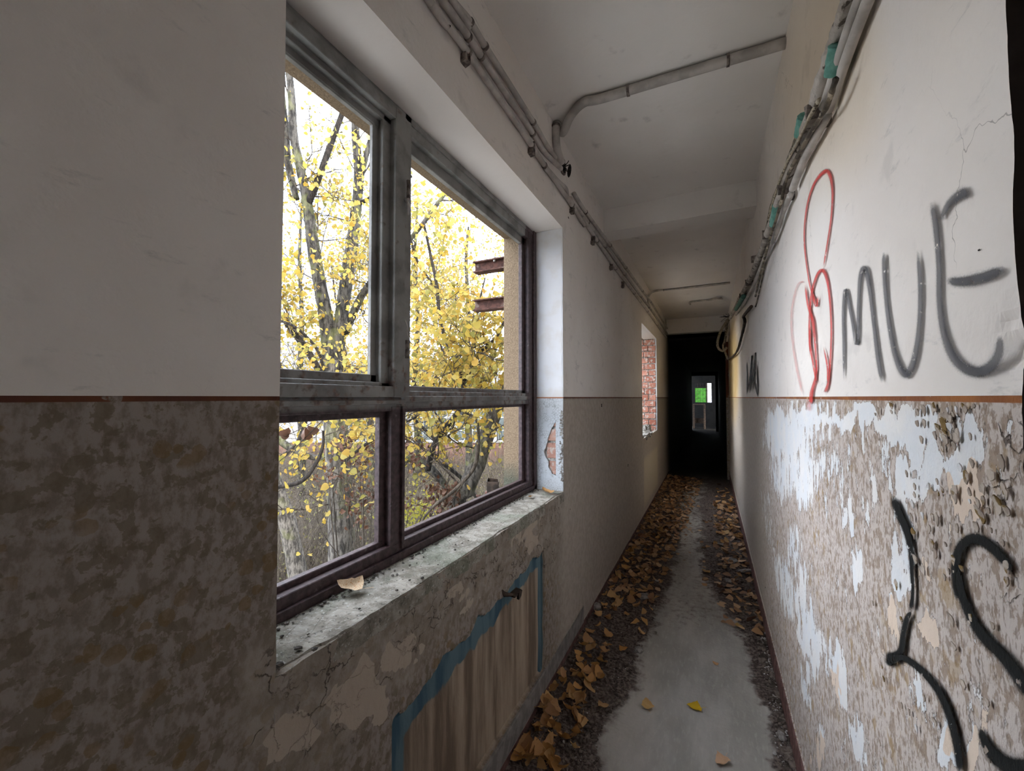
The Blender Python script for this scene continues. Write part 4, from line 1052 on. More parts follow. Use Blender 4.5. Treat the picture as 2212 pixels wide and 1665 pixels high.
for q, s in [((1300, 876), .02), ((1357, 1005), .02), ((1228, 470), .012), ((1232, 1100), .008)]: gouge(q, XL + .002, s)
for q, s in [((2114, 541), .003), ((1653, 1268), .010), ((1597, 902), .014)]: gouge(q, XR - .002, s)

# ------------------------------------------------------------------ leaves
def leaf_mesh(name, curl=0.25, seed=0, ns=True, size=1.0, stem=True, simple_=False):
    r = random.Random(seed)
    out = [(0, -0.42), (0.30, -0.40), (0.47, -0.18), (0.42, 0.08), (0.22, 0.34), (0.0, 0.58), (-0.22, 0.34), (-0.42, 0.08), (-0.47, -0.18), (-0.30, -0.40)]
    if simple_: out = [(0, -.42), (.45, -.2), (.25, .3), (0, .58), (-.25, .3), (-.45, -.2)]
    out = [(x * r.uniform(.9, 1.1), y * r.uniform(.92, 1.08)) for x, y in out]
    def zf(x, y): return curl * (abs(x) * .7 + 0.5 * y * y) + r.uniform(-.03, .03) * (1 + curl)
    v = [(x, y, zf(x, y)) for x, y in out]; n = len(out)
    v += [(0, -.12, 0.0), (0, .2, curl * .05)]
    h = n // 2
    f = []
    if simple_:
        f = [(6, 0, 1), (6, 1, 2), (7, 6, 2), (7, 2, 3), (7, 3, 4), (6, 7, 4), (6, 4, 5), (6, 5, 0)]
    else:
        f = [(10, 0, 1), (10, 1, 2), (10, 2, 3), (10, 3, 11), (11, 3, 4), (11, 4, 5), (11, 5, 6), (11, 6, 7), (11, 7, 10), (10, 7, 8), (10, 8, 9), (10, 9, 0)]
    if stem:
        b = len(v); v += [(-.012, -.42, 0.02), (.012, -.42, 0.02), (.03, -.85, .10), (.05, -.83, .10)]; f.append((b, b + 1, b + 3, b + 2))
    v = [(x * size, y * size, z * size) for x, y, z in v]
    me = bpy.data.meshes.new(name); me.from_pydata(v, [], f); me.polygons.foreach_set('use_smooth', [True] * len(f)); me.update()
    return me
LEAFM = []
for k in range(5):
    me = leaf_mesh('leaf', 0.2 + .12 * k, 10 + k); me.materials.append(M['leaf']); LEAFM.append(me)
FALLM = []
for k in range(6):
    me = leaf_mesh('leaf', [.15, .35, .6, .9, .5, -.3][k], 30 + k); me.materials.append(M['fleaf']); FALLM.append(me)
DEADM = []
for k in range(3):
    me = leaf_mesh('leaf', 1.0 + .3 * k, 50 + k); me.materials.append(M['deadl']); DEADM.append(me)
def curled_leaf(name, curl, seed):
    r = random.Random(seed); nu, nv = 8, 6
    a0, a1, ph = r.uniform(.8, 1.3), r.uniform(.6, 1.2), r.uniform(0, 6.28)
    def wd(t): return (.50 * (1 - t) ** .62 * min(1, (t + .02) * 7) ** .5) * (1 + .07 * sin(t * 19 + ph))
    v = []
    for i in range(nu + 1):
        t = i / nu; y = -.45 + t * 1.02; w_ = wd(t)
        for j in range(nv + 1):
            u = -1 + 2 * j / nv; x = u * w_
            th = x * curl * 2.4 * a0; ty = y * curl * 1.5 * a1
            rad = 1 / (curl * 2.4 * a0 + 1e-3); ry = 1 / (curl * 1.5 * a1 + 1e-3)
            v.append((rad * sin(th), ry * sin(ty), rad * (1 - cos(th)) + ry * (1 - cos(ty)) + .035 * sin(ph + 9 * x + 7 * y) + .02 * abs(u)))
    f = [(i * (nv + 1) + j, i * (nv + 1) + j + 1, (i + 1) * (nv + 1) + j + 1, (i + 1) * (nv + 1) + j) for i in range(nu) for j in range(nv)]
    b = len(v); v += [(-.014, -.44, .01), (.014, -.44, .01), (.06, -.85, .08), (.08, -.83, .08)]; f.append((b, b + 1, b + 3, b + 2))
    me = bpy.data.meshes.new(name); me.from_pydata(v, [], f); me.polygons.foreach_set('use_smooth', [True] * len(f)); me.update()
    return me
FALLM.clear()
for k in range(7):
    me = curled_leaf('leaf', [.25, .45, .7, 1.0, .55, .35, .8][k], 30 + k); me.materials.append(M['fleaf']); FALLM.append(me)
def scatter_mesh(name, P, S, mat, parent=None, curl=.3, seed=1, flat=False, tilt=1.0):
    """many small leaves as one mesh (numpy), with a random value per leaf"""
    base = leaf_mesh('tmp', curl, seed, stem=False, simple_=True)
    bv = np.array([v.co[:] for v in base.vertices]); bf = [tuple(p.vertices) for p in base.polygons]; bf = np.array(bf)
    bpy.data.meshes.remove(base)
    P = np.asarray(P, float); N = len(P); S = np.asarray(S, float)
    r = np.random.RandomState(seed)
    if flat:
        az = r.uniform(0, 2 * pi, N); ti = r.normal(0, .28, N) * tilt; tj = r.normal(0, .28, N) * tilt
    else:
        az = r.uniform(0, 2 * pi, N); ti = r.uniform(-1.6, 1.6, N); tj = r.uniform(-1.6, 1.6, N)
    ca, sa = np.cos(az), np.sin(az); ci, si = np.cos(ti), np.sin(ti); cj, sj = np.cos(tj), np.sin(tj)
    Rz = np.zeros((N, 3, 3)); Rz[:, 0, 0] = ca; Rz[:, 0, 1] = -sa; Rz[:, 1, 0] = sa; Rz[:, 1, 1] = ca; Rz[:, 2, 2] = 1
    Rx = np.zeros((N, 3, 3)); Rx[:, 0, 0] = 1; Rx[:, 1, 1] = ci; Rx[:, 1, 2] = -si; Rx[:, 2, 1] = si; Rx[:, 2, 2] = ci
    Ry = np.zeros((N, 3, 3)); Ry[:, 0, 0] = cj; Ry[:, 0, 2] = sj; Ry[:, 1, 1] = 1; Ry[:, 2, 0] = -sj; Ry[:, 2, 2] = cj
    R = Rz @ Rx @ Ry
    V = np.einsum('nij,kj->nki', R, bv) * S[:, None, None] + P[:, None, :]
    nb = len(bv)
    T = (bf[None] + (np.arange(N) * nb)[:, None, None]).reshape(-1, 3)
    me = bpy.data.meshes.new(name)
    V = V.reshape(-1, 3)
    me.vertices.add(len(V)); me.vertices.foreach_set('co', V.reshape(-1))
    me.loops.add(len(T) * 3); me.loops.foreach_set('vertex_index', T.reshape(-1).astype(np.int32))
    me.polygons.add(len(T)); me.polygons.foreach_set('loop_start', np.arange(0, len(T) * 3, 3, dtype=np.int32))
    me.update(calc_edges=True)
    at = me.attributes.new('rnd', 'FLOAT', 'POINT'); at.data.foreach_set('value', np.repeat(r.uniform(0, 1, N), nb).astype(np.float32))
    return obj(name, me, mat, parent)
def put_leaf(me, p, s, rot, parent=None, name='leaf'):
    o = bpy.data.objects.new(name, me); COL.objects.link(o); o.location = p; o.scale = (s, s, s); o.rotation_euler = rot
    if parent is not None: o.parent = parent
    return o

def floor_z(x, y):
    i = np.searchsorted(xs_f, x); j = np.searchsorted(ysn, y)
    return zf[min(i, zf.shape[0] - 1), min(j, zf.shape[1] - 1)]
xs_f = np.linspace(XL - .01, XR + .05, 130)
# single leaves lying on the bare concrete
single = [((1398, 1522), .072, (0.66, 0.42, 0.17), 'tan triangular leaf alone on the bare concrete, left of the yellow leaf', 0.3),
          ((1500, 1526), .066, (0.66, 0.42, 0.02), 'bright yellow oval leaf on the middle of the floor', 1.9),
          ((1558, 1643), .064, (0.66, 0.42, 0.26), 'pinkish tan leaf at the bottom edge of the picture on the floor', 2.6),
          ((1597, 1355), .062, (0.50, 0.32, 0.11), 'ochre leaf at the rubble edge by the graffiti wall', 4.4),
          ((1545, 1433), .034, (0.58, 0.33, 0.16), 'small orange-tan scrap of leaf on the bare floor', .8),
          ((1345, 1406), .060, (0.55, 0.25, 0.06), 'orange round leaf on the dirt beside a grey stone', 3.0),
          ((1525, 1237), .070, (0.50, 0.28, 0.09), 'orange-brown leaf lying on the path before the far litter', 1.2),
          ((1303, 1530), .055, (0.45, 0.27, 0.12), 'folded brown leaf at the edge of the dirt beside the bare concrete', 5.2),
          ((1297, 1432), .050, (0.42, 0.22, 0.06), 'small upright ochre leaf in the dirt', 4.1)]
for i, (q, s, colr, lab, rz) in enumerate(single):
    p = onz(0.008, *q)
    me = curled_leaf('fallen_leaf', [.45, .3, .5, .5, .4, .3, .5, 1.0, .8][i], 70 + i)
    mt = simple('leaf_' + ['tan', 'yellow', 'pink', 'ochre', 'scrap', 'orange', 'rust', 'folded', 'small'][i], tuple(c * .8 for c in colr), colr, 60, .6, .001, obj_space=True)
    me.materials.append(mt)
    o = put_leaf(me, p + Vector((0, 0, max(0, floor_z(p.x, p.y)))), s, (rnd.uniform(-.15, .15), rnd.uniform(-.15, .15), rz), name='fallen_leaf')
    tag(o, lab, 'leaf', 'single leaves on the corridor floor')
# heaps
near = []
k = 0
while k < 100:
    y = rnd.uniform(1395, 1672); xr = np.interp(y, [1395, 1450, 1500, 1560, 1665], [1330, 1300, 1262, 1258, 1240]); xl = np.interp(y, [1395, 1500, 1665], [1262, 1185, 1085])
    x = xl + (xr - xl) * rnd.random() ** 1.15
    p = onz(0.02, x, y)
    if p.x < XL + .025: continue
    near.append(p); k += 1
for p in near:
    z = max(0, floor_z(p.x, p.y)) + rnd.uniform(.006, .035)
    o = put_leaf(rnd.choice(FALLM), (p.x, p.y, z), rnd.uniform(.046, .078), (rnd.gauss(0, .5), rnd.gauss(0, .5), rnd.uniform(0, 6.28)), name='fallen_leaf')
    tag(o, 'curled orange-brown fallen leaf in the heap along the window wall near the camera', 'leaf', 'fallen leaves heaped near the camera')
k = 0
while k < 100:
    y = 1400 - 290 * rnd.random() ** .8; xl = np.interp(y, [1110, 1400], [1392, 1262]); xr = bx(LB, y) - 4
    x = xl + (xr - xl) * rnd.random() ** 1.3; p = onz(0.02, x, y)
    if p.x < XL + .03: continue
    o = put_leaf(rnd.choice(FALLM), (p.x, p.y, max(0, floor_z(p.x, p.y)) + rnd.uniform(.004, .03)), rnd.uniform(.045, .075), (rnd.gauss(0, .4), rnd.gauss(0, .4), rnd.uniform(0, 6.28)), name='fallen_leaf')
    tag(o, 'fallen leaf among dirt and rubble along the foot of the window wall, mid distance', 'leaf', 'fallen leaves along the window wall'); k += 1
k = 0
while k < 60:
    y = rnd.uniform(1040, 1180); x = rnd.uniform(1535, 1612); p = onz(0.02, x, y)
    if p.x > XR - .03 or p.x < .02: continue
    o = put_leaf(rnd.choice(FALLM), (p.x, p.y, max(0, floor_z(p.x, p.y)) + rnd.uniform(.004, .04)), rnd.uniform(.05, .085), (rnd.gauss(0, .4), rnd.gauss(0, .4), rnd.uniform(0, 6.28)), name='fallen_leaf')
    tag(o, 'fallen leaf in the drift at the foot of the graffiti wall, far part', 'leaf', 'fallen leaves at the foot of the graffiti wall'); k += 1
# far litter and fine litter, uncountable
P = []; S = []
for k in range(1700):
    y = 3.1 + 5.2 * rnd.random() ** .85; x = XL + .02 + rnd.random() ** 1.4 * (.34 + .05 * (y - 3))
    P.append((x, y, .008 + rnd.random() * .05 * (1 - (x - XL) / .7))); S.append(rnd.uniform(.03, .065))
for k in range(260):
    y = 3.0 + 3.4 * rnd.random(); x = XR - .02 - rnd.random() ** 1.6 * .26
    P.append((x, y, .008 + rnd.random() * .03)); S.append(rnd.uniform(.04, .075))
for k in range(90):
    P.append((rnd.uniform(XL, XR), rnd.uniform(3.2, 6.5), .008)); S.append(rnd.uniform(.03, .06))
o = scatter_mesh('leaf_litter', P, S, M['fleafs'], None, .4, 5, flat=True, tilt=1.3)
tag(o, 'dense drift of brown and orange leaves towards the dark end of the corridor', 'leaves', kind='stuff')
# rubble
m = MB()
def pick_left():
    y = rnd.uniform(1040, 1670) if rnd.random() < .5 else rnd.uniform(1300, 1670)
    xr = bx(LB, y); xl = np.interp(y, [1040, 1280, 1665], [1425, 1290, 1090]); return xl + (xr - xl) * rnd.random(), y
def pick_right():
    y = rnd.uniform(1080, 1670); xl = bx(RB, y); xr = np.interp(y, [1080, 1320, 1665], [1592, 1638, 1722]); return xl + (xr - xl) * rnd.random() ** .6, y
for k in range(2300):
    q = pick_left(); p = onz(.01, *q)
    if p.x < XL + .012: continue
    s_ = abs(rnd.gauss(.004, .003)) + .002
    rock(m, (p.x, p.y, max(0, floor_z(p.x, p.y)) + s_ * .3), s_)
for k in range(700):
    q = pick_right(); p = onz(.01, *q)
    if p.x > XR - .012: continue
    s_ = abs(rnd.gauss(.006, .005)) + .002
    rock(m, (p.x, p.y, max(0, floor_z(p.x, p.y)) + s_ * .3), s_)
o = m.build('rubble_litter', M['debris']); tag(o, 'dark brown crumbled rubble and dirt along both sides of the floor', 'rubble', kind='stuff')
m = MB()
for k in range(1100):
    t_ = rnd.random()
    if t_ < .72:
        y = rnd.uniform(.9, 3.0); x = XR - .012 - abs(rnd.gauss(0, .022)); s_ = rnd.uniform(.0018, .006)
        x = min(x, XR - .014)
    else:
        q = pick_left(); p = onz(.01, *q); x, y = p.x, p.y; s_ = rnd.uniform(.0012, .004)
        if x < XL + .01: continue
    rock(m, (x, y, max(0, floor_z(x, y)) + s_ * .4), s_)
o = m.build('plaster_crumbs', M['chips']); tag(o, 'pale plaster crumbs strewn along the foot of the graffiti wall', 'rubble', kind='stuff')
def stone(q, s, lab, fl=.5, mat='stone', z=0.0):
    m = MB(); rock(m, (0, 0, 0), s, fl); o = bevelled(m.build('rubble_stone', M[mat]), .002)
    p = onz(z + .005, *q); o.location = (p.x, p.y, max(0, floor_z(p.x, p.y)) + s * fl * .6); return tag(o, lab, 'stone', 'stones on the corridor floor')
stone((1380, 1406), .036, 'pale grey round stone where the dirt meets the bare concrete')
stone((1392, 1292), .065, 'flat grey slab of plaster in the dirt on the window side', .25)
stone((1290, 1325), .045, 'brownish lump of rubble close to the window wall', .6)
stone((1612, 1238), .075, 'flat brown plaster slab against the graffiti wall', .25)
stone((1580, 1215), .07, 'long flat brown plaster piece before the graffiti wall slab', .2)
stone((1573, 1258), .045, 'smaller flat chunk just in front of the plaster slabs by the graffiti wall', .3)
stone((1560, 1180), .06, 'dark flat chunk behind the plaster slabs by the graffiti wall', .25)
stone((1419, 1257), .022, 'small whitish chip on the dirt in mid path', .4, 'chips')
stone((1655, 1372), .018, 'whitish plaster chip resting against the graffiti wall skirting', .6, 'chips')
stone((1690, 1600), .030, 'grey-blue plaster lump at the graffiti wall foot near the picture bottom', .6)
stone((1673, 1628), .012, 'tiny pale plaster chip near the picture bottom by the graffiti wall', .5, 'chips')
stone((1218, 1608), .008, 'tiny white chip among the leaves near the camera', .6, 'chips')

# things on the window sill
ZS = W1[2] + .002
p = onz(ZS + .015, 757, 1268)
me = curled_leaf('fallen_leaf', .95, 91); me.materials.append(simple('sill_leaf_tan', (0.50, 0.36, 0.22), (0.66, 0.50, 0.33), 30, .6, .001, obj_space=True, c3=(0.40, 0.16, 0.04), sc3=18, th3=.58))
tag(put_leaf(me, p, .072, (.25, -.2, 2.2), name='fallen_leaf'), 'big curled pale tan leaf on the sill by the lower mullion', 'leaf', 'leaves on the window sill')
p = onz(ZS + .008, 1182, 1063)
me = curled_leaf('fallen_leaf', .8, 92); me.materials.append(simple('sill_leaf_orange', (0.42, 0.22, 0.08), (0.58, 0.34, 0.15), 30, .6, .001, obj_space=True))
tag(put_leaf(me, p, .075, (.2, .1, 1.2), name='fallen_leaf'), 'orange-brown curled leaf at the far corner of the sill', 'leaf', 'leaves on the window sill')
p = onz(ZS + .006, 1146, 1073)
tag(put_leaf(me, p, .034, (.3, .2, 3.6), name='fallen_leaf'), 'small scrap of orange leaf left of the leaf in the sill corner', 'leaf', 'leaves on the window sill')
crumbs = [(775, 1237, .010), (788, 1243, .012), (803, 1240, .009), (848, 1244, .006), (858, 1242, .005), (885, 1222, .006), (900, 1217, .004), (915, 1204, .005), (912, 1250, .008), (885, 1254, .005), (946, 1220, .004), (857, 1276, .006), (984, 1177, .005),
          (998, 1174, .004), (1012, 1168, .004), (983, 1188, .005), (776, 1316, .005), (666, 1371, .004), (609, 1375, .005), (645, 1402, .008), (679, 1404, .007), (602, 1440, .012), (870, 1232, .004), (940, 1160, .010), (952, 1154, .008), (995, 1160, .004), (1060, 1100, .005), (1075, 1094, .006)]
ORD = 'first second third fourth fifth sixth seventh eighth ninth tenth eleventh twelfth thirteenth fourteenth'.split()
crumbs.sort()
for i, (x, y, s) in enumerate(crumbs):
    m = MB(); rock(m, (0, 0, 0), s, .5); o = m.build('sill_crumb', M['crumb']); p = onz(ZS, x, y); o.location = (p.x, p.y, ZS + s * .35)
    tag(o, (ORD[i] + ' dark crumb of dirt on the sill counted from its near left end') if i < 14 else (ORD[27 - i] + ' dark crumb of dirt on the sill counted back from its far right end'), 'crumb', 'dark crumbs on the window sill')
m = MB()
for k in range(260):
    y = rnd.uniform(W1[0] + .05, W1[1] - .03); x = XF + .018 + abs(rnd.gauss(0, .012)); s_ = rnd.uniform(.0015, .006)
    rock(m, (x, y, ZS + s_ * .3), s_, .5)
tag(m.build('sill_grit', M['crumb']), 'line of black grit along the foot of the window frame', 'grit', kind='stuff')

# ------------------------------------------------------------------ outside: ground, building, trees
GZ = -2.3
m = MB()
V = []
xs = np.linspace(-60, -1.2, 60); ys = np.linspace(-30, 60, 80)
Xg, Yg = np.meshgrid(xs, ys, indexing='ij')
Zg = GZ + 0.5 * (fbm(Xg * .25, Yg * .25, 61) - .5) + .15 * (fbm(Xg * 1.2, Yg * 1.2, 62) - .5)
g_ = obj('ground', merge('ground', [grid_mesh('', np.stack([Xg, Yg, Zg], -1), {'s': Xg * 0}), boxq(-60, 40, 24.5, 90, GZ - .3, GZ), boxq(-60, 40, -60, -3, GZ - .3, GZ - .05)]), M['soil']); tag(g_, kind='structure')
for p_ in g_.data.polygons: p_.use_smooth = True
m = MB(); m.box(-6.2, XO, -14, 22, GZ - .25, GZ + .28); tag(m.build('ground_bounce_slab', simple('pale_bounce_slab', (0.32, 0.31, 0.29), (0.42, 0.41, 0.38), 2)), kind='structure')  # unseen pale slab added to bounce daylight up through the windows
# factory building across the yard, facing the window
bd = empty('factory_building', atd(34, 850, 860)); bd.location.z = GZ; tag(bd, 'long pale low factory building behind the trees with rows of glazed windows', 'building')
bd.rotation_euler = (0, 0, YAW)
def bpart(name, mat, x0, x1, z0_, z1_, y0_, y1_, par=bd):
    m = MB(); m.box(x0, x1, y0_, y1_, z0_, z1_); return m.build(name, mat, par)
zr = lambda y, D=34: 1.5 - (y - 858) * D / F - GZ
bpart('wall', M['facade'], -26, 16, 0, zr(790), 0, 8)
bpart('roof_edge', M['fbar'], -26.3, 16.3, zr(790), zr(781), -.4, 8.2)
bpart('cornice', M['fglass'], -26, 16, zr(846), zr(838), -.12, 0)
bpart('tower', M['facade'], -9, -4.6, 0, zr(745), -2.2, 2)
for k in range(11):
    x = -22 + k * 3.4
    f = bpart('window', M['fbar'], x, x + 2.7, zr(958), zr(872), -.08, 0.0)
    for i in range(4):
        for j in range(3):
            a = x + .1 + i * .65; zb = zr(958) + .12 + j * (zr(872) - zr(958) - .12) / 3
            m = MB(); m.box(a, a + .55, -.10, -.07, zb, zb + (zr(872) - zr(958)) / 3 - .16); m.build('pane', M['fglass'], f)
for k in range(14):
    x = -24 + k * 2.8; bpart('upper_window', M['fglass'], x, x + 1.2, zr(818), zr(802), -.08, 0)
gw = empty('garden_wall', atd(24, 850, 950)); gw.location.z = GZ; gw.rotation_euler = (0, 0, YAW); tag(gw, 'low reddish boundary wall at the back of the scrub', 'wall')
m = MB(); m.box(-20, 14, 0, .3, -.2, 1.15); m.build('wall_body', M['lowwall'], gw)
m = MB(); m.box(-20, 14, -.06, .36, 1.15, 1.25); m.build('coping', M['facade'], gw)

TOFF = [Vector((0, 0, 0))]
def twigs(m, p, d, L, r, depth, leaves, lp, rg):
    """random crooked twig with side twigs"""
    if (p + TOFF[0]).x > -1.75: return
    n = 4 if L > .3 else 3
    pts = [p]; q = p.copy(); dd = d.copy()
    for i in range(n):
        dd = (dd + Vector((rg.gauss(0, .22), rg.gauss(0, .22), rg.gauss(.03, .2)))).normalized(); q = q + dd * L / n; pts.append(q)
    m.tube(pts, [r * (1 - .6 * i / n) for i in range(n + 1)], 4 if r > .004 else 3, cap=False)
    for i in range(1, n + 1):
        if depth > 0:
            for _ in range(rg.choice((1, 2))):
                ax = Vector((rg.gauss(0, 1), rg.gauss(0, 1), rg.gauss(0, .8))).normalized()
                nd = (dd * .75 + ax * .8).normalized(); twigs(m, pts[i], nd, L * rg.uniform(.35, .65), r * .55, depth - 1, leaves, lp, rg)
        if depth <= 1 and (pts[i] + TOFF[0]).x < -1.3 and rg.random() < lp(pts[i]):
            leaves.append(pts[i] + Vector((rg.gauss(0, .02), rg.gauss(0, .02), -rg.uniform(.02, .06))))
def build_tree(name, label, limbs, mat, seed, lp, subs=3.0, sublen=(.5, 1.1), leafsize=(.05, .085), nind=300, lmat='leaf', lsmat='leafs', group=None, cat='tree'):
    rg = random.Random(seed)
    root = empty(name); tag(root, label, cat, group)
    b0 = limbs[0]; P0 = atd(b0[1][0][3] if len(b0[1][0]) > 3 else 5.5, *b0[1][0][:2]); root.location = (P0.x, P0.y, GZ)
    rl_ = Vector(root.location); lv = []; tw = MB(); TOFF[0] = rl_
    for nm, pts, mt, sden in limbs:
        P = [atd(p[3], p[0], p[1]) for p in pts]; R = [p[2] * p[3] / F * .5 for p in pts]
        if nm == 'trunk':
            P = [Vector((P[0].x, P[0].y, GZ - .1))] + P; R = [R[0] * 1.25] + R
        S = spline([(*p, r) for p, r in zip(P, R)], 5)
        D = [Vector(s[:3]) for s in S]; RR = [max(float(s[3]), .003) for s in S]
        m = MB(); m.tube([d - rl_ for d in D], RR, 14 if RR[0] > .04 else 8, wob=.05); m.build(nm, mt, root)
        # side twigs
        Ltot = sum((D[i + 1] - D[i]).length for i in range(len(D) - 1))
        for _ in range(int(Ltot * subs * sden)):
            i = rg.randrange(0, len(D) - 1)
            if D[i].z < -.6 and nm == 'trunk': continue
            t_ = (D[i + 1] - D[i]).normalized()
            ax = Vector((rg.gauss(0, 1), rg.gauss(0, 1), rg.gauss(.15, .8))).normalized(); nd = (t_ * .4 + ax).normalized()
            twigs(tw, D[i] - rl_, nd, rg.uniform(*sublen), min(.012, RR[i] * .45) * rg.uniform(.45, 1), 2, lv, (lambda q: lp(q + rl_)), rg)
    o = tw.build('twigs', M['twig'], root); o['kind'] = 'stuff'
    # nearest leaves in view individually, the rest joined
    A = np.array([tuple(q + rl_) for q in lv]) if lv else np.zeros((0, 3))
    if len(A):
        px_, py_ = prj(A); d_ = (A - _O) @ _fw
        vis = (px_ > 600) & (px_ < 1095) & (py_ > 60) & (py_ < 1290)
        order = np.argsort(np.where(vis, d_, 1e3 + d_))[:nind]
        ind = set(int(i) for i in order if vis[i])
        meshes = LEAFM if lmat == 'leaf' else DEADM
        for i in ind:
            put_leaf(rg.choice(meshes), lv[i], rg.uniform(*leafsize), (rg.uniform(-1.6, 1.6), rg.uniform(-1.6, 1.6), rg.uniform(0, 6.28)), root)
        rest = [tuple(lv[i]) for i in range(len(lv)) if i not in ind]
        if rest:
            f_ = scatter_mesh('foliage', rest, [rg.uniform(*leafsize) for _ in rest], M[lsmat], root, .3, seed); f_['kind'] = 'stuff'
    print(name, 'leaves', len(lv), 'twig faces', len(tw.f))
    return root
def py_of(q):
    d = np.array(tuple(q)) - _O; k = max(float(d @ _fw), .1); return 1106 + F * float(d @ _rt) / k, 832.5 - F * float(d @ _up) / k
def lpA(q):
    x, y = py_of(q); return float(np.interp(y, [100, 330, 420, 800, 950, 1050], [.10, .25, .55, .8, .4, .08]))
def lpB(q):
    x, y = py_of(q); return float(np.interp(y, [300, 900, 1000, 1080], [.8, .75, .25, .03]))
B, B2, BD = M['bark'], M['bark2'], M['darkbranch']
build_tree('poplar_tree', 'large multi-stemmed poplar with yellow leaves filling the left window openings', [
    ('trunk', [(740, 1300, 60, 5.5), (738, 1150, 54, 5.5), (733, 1050, 50, 5.5), (727, 950, 50, 5.5), (722, 860, 48, 5.5), (714, 780, 44, 5.5)], B2, .4),
    ('branch', [(716, 800, 40, 5.5), (706, 700, 30, 5.5), (690, 610, 27, 5.5), (675, 520, 25, 5.45), (664, 440, 20, 5.4), (648, 360, 18, 5.4), (634, 290, 17, 5.4), (630, 210, 15, 5.4), (622, 130, 13, 5.4), (615, 20, 11, 5.4)], B, 1),
    ('branch', [(664, 445, 15, 5.4), (690, 380, 13, 5.3), (715, 310, 12, 5.3), (732, 265, 11, 5.3), (748, 215, 10, 5.3), (770, 120, 8, 5.3)], BD, .8),
    ('branch', [(640, 430, 13, 5.5), (622, 350, 15, 5.5), (616, 280, 15, 5.5), (606, 180, 12, 5.5)], B, .8),
    ('branch', [(722, 800, 34, 5.5), (735, 700, 28, 5.6), (748, 610, 27, 5.7), (760, 530, 25, 5.75), (770, 450, 22, 5.8), (775, 380, 20, 5.8), (769, 300, 17, 5.8), (766, 240, 15, 5.8), (762, 120, 12, 5.8)], B, 1),
    ('branch', [(776, 400, 12, 5.8), (790, 340, 12, 5.7), (803, 290, 11, 5.7), (820, 220, 9, 5.7), (850, 100, 8, 5.7)], B, 1),
    ('branch', [(775, 440, 9, 5.8), (800, 428, 8, 5.7), (835, 412, 7, 5.6), (890, 380, 5, 5.6)], BD, 1.2),
    ('branch', [(745, 720, 18, 5.6), (775, 650, 16, 5.5), (805, 605, 14, 5.4), (845, 560, 12, 5.3), (900, 500, 10, 5.2), (960, 420, 8, 5.2)], B, 1.2),
    ('branch', [(704, 830, 13, 5.4), (672, 770, 14, 5.3), (640, 725, 13, 5.2), (605, 680, 11, 5.1), (560, 640, 9, 5.1)], BD, 1.3),
    ('branch', [(702, 810, 6, 5.0), (688, 760, 6, 4.9), (660, 725, 6, 4.8), (630, 702, 6, 4.7), (595, 690, 5, 4.7)], BD, 1.2),
    ('branch', [(716, 900, 9, 5.3), (690, 880, 8, 5.0), (665, 900, 8, 4.8), (640, 960, 8, 4.7), (600, 990, 8, 4.6)], BD, 1.2),
    ('branch', [(598, 1052, 9, 4.2), (650, 1040, 9, 4.2), (680, 1005, 8, 4.25), (697, 965, 7, 4.3), (698, 930, 5, 4.3)], BD, 1.0),
    ('branch', [(780, 880, 14, 5.4), (770, 920, 14, 5.4), (742, 960, 17, 5.4)], B, .8),
    ('branch', [(740, 1000, 8, 5.3), (790, 960, 7, 5.0), (840, 930, 6, 4.8), (900, 900, 4, 4.6)], BD, 1.3),
], B, 21, lpA, 3.4, leafsize=(.04, .075))
build_tree('young_poplar', 'slimmer yellow-leaved tree with dark crooked branches in the right window openings', [
    ('trunk', [(985, 1110, 40, 4.6), (1005, 1060, 38, 4.6), (1030, 1005, 36, 4.7), (1048, 950, 34, 4.8), (1065, 900, 33, 4.9), (1085, 850, 28, 5.0), (1110, 780, 24, 5.1)], B2, .5),
    ('branch', [(925, 1015, 12, 4.6), (936, 965, 12, 4.5), (962, 925, 12, 4.4), (990, 888, 12, 4.4), (1000, 855, 11, 4.4), (997, 815, 9, 4.4), (968, 745, 9, 4.4), (950, 690, 8, 4.4), (944, 620, 7, 4.4), (932, 560, 6, 4.4), (915, 480, 5, 4.4)], BD, 1.4),
    ('branch', [(1000, 832, 8, 4.4), (1020, 790, 7, 4.4), (1035, 762, 7, 4.3), (1060, 742, 6, 4.3), (1085, 705, 6, 4.3), (1110, 640, 5, 4.3)], BD, 1.4),
    ('branch', [(1057, 748, 5, 4.3), (1034, 728, 5, 4.3), (1030, 690, 5, 4.3), (1036, 650, 4, 4.3), (1048, 600, 3, 4.3)], BD, 1.4),
    ('branch', [(862, 995, 14, 5.0), (900, 992, 15, 4.9), (935, 1015, 15, 4.8), (962, 1050, 14, 4.7), (985, 1095, 12, 4.6)], B, .5),
    ('branch', [(1030, 1000, 8, 4.4), (1034, 950, 7, 4.3), (1028, 905, 6, 4.3), (1000, 890, 5, 4.3)], B2, .5),
    ('branch', [(1032, 960, 8, 4.1), (1024, 1010, 8, 4.0), (980, 1060, 8, 3.9), (930, 1100, 6, 3.8), (890, 1160, 4, 3.7)], M['twig'], .5),
    ('branch', [(940, 620, 5, 5.0), (900, 560, 5, 5.0), (880, 480, 4, 5.0)], BD, 1.6),
    ('branch', [(1000, 860, 8, 4.6), (975, 868, 8, 4.6), (950, 852, 6, 4.6), (905, 830, 5, 4.6)], BD, 1.6),
    ('branch', [(955, 1000, 8, 5.2), (1000, 1035, 9, 5.2), (1030, 1075, 9, 5.2)], B, .4),
    ('branch', [(890, 900, 5, 4.8), (920, 930, 6, 4.8), (955, 965, 6, 4.8)], BD, 1.0),
], B, 33, lpB, 4.6, (.5, 1.1), (.035, .07))
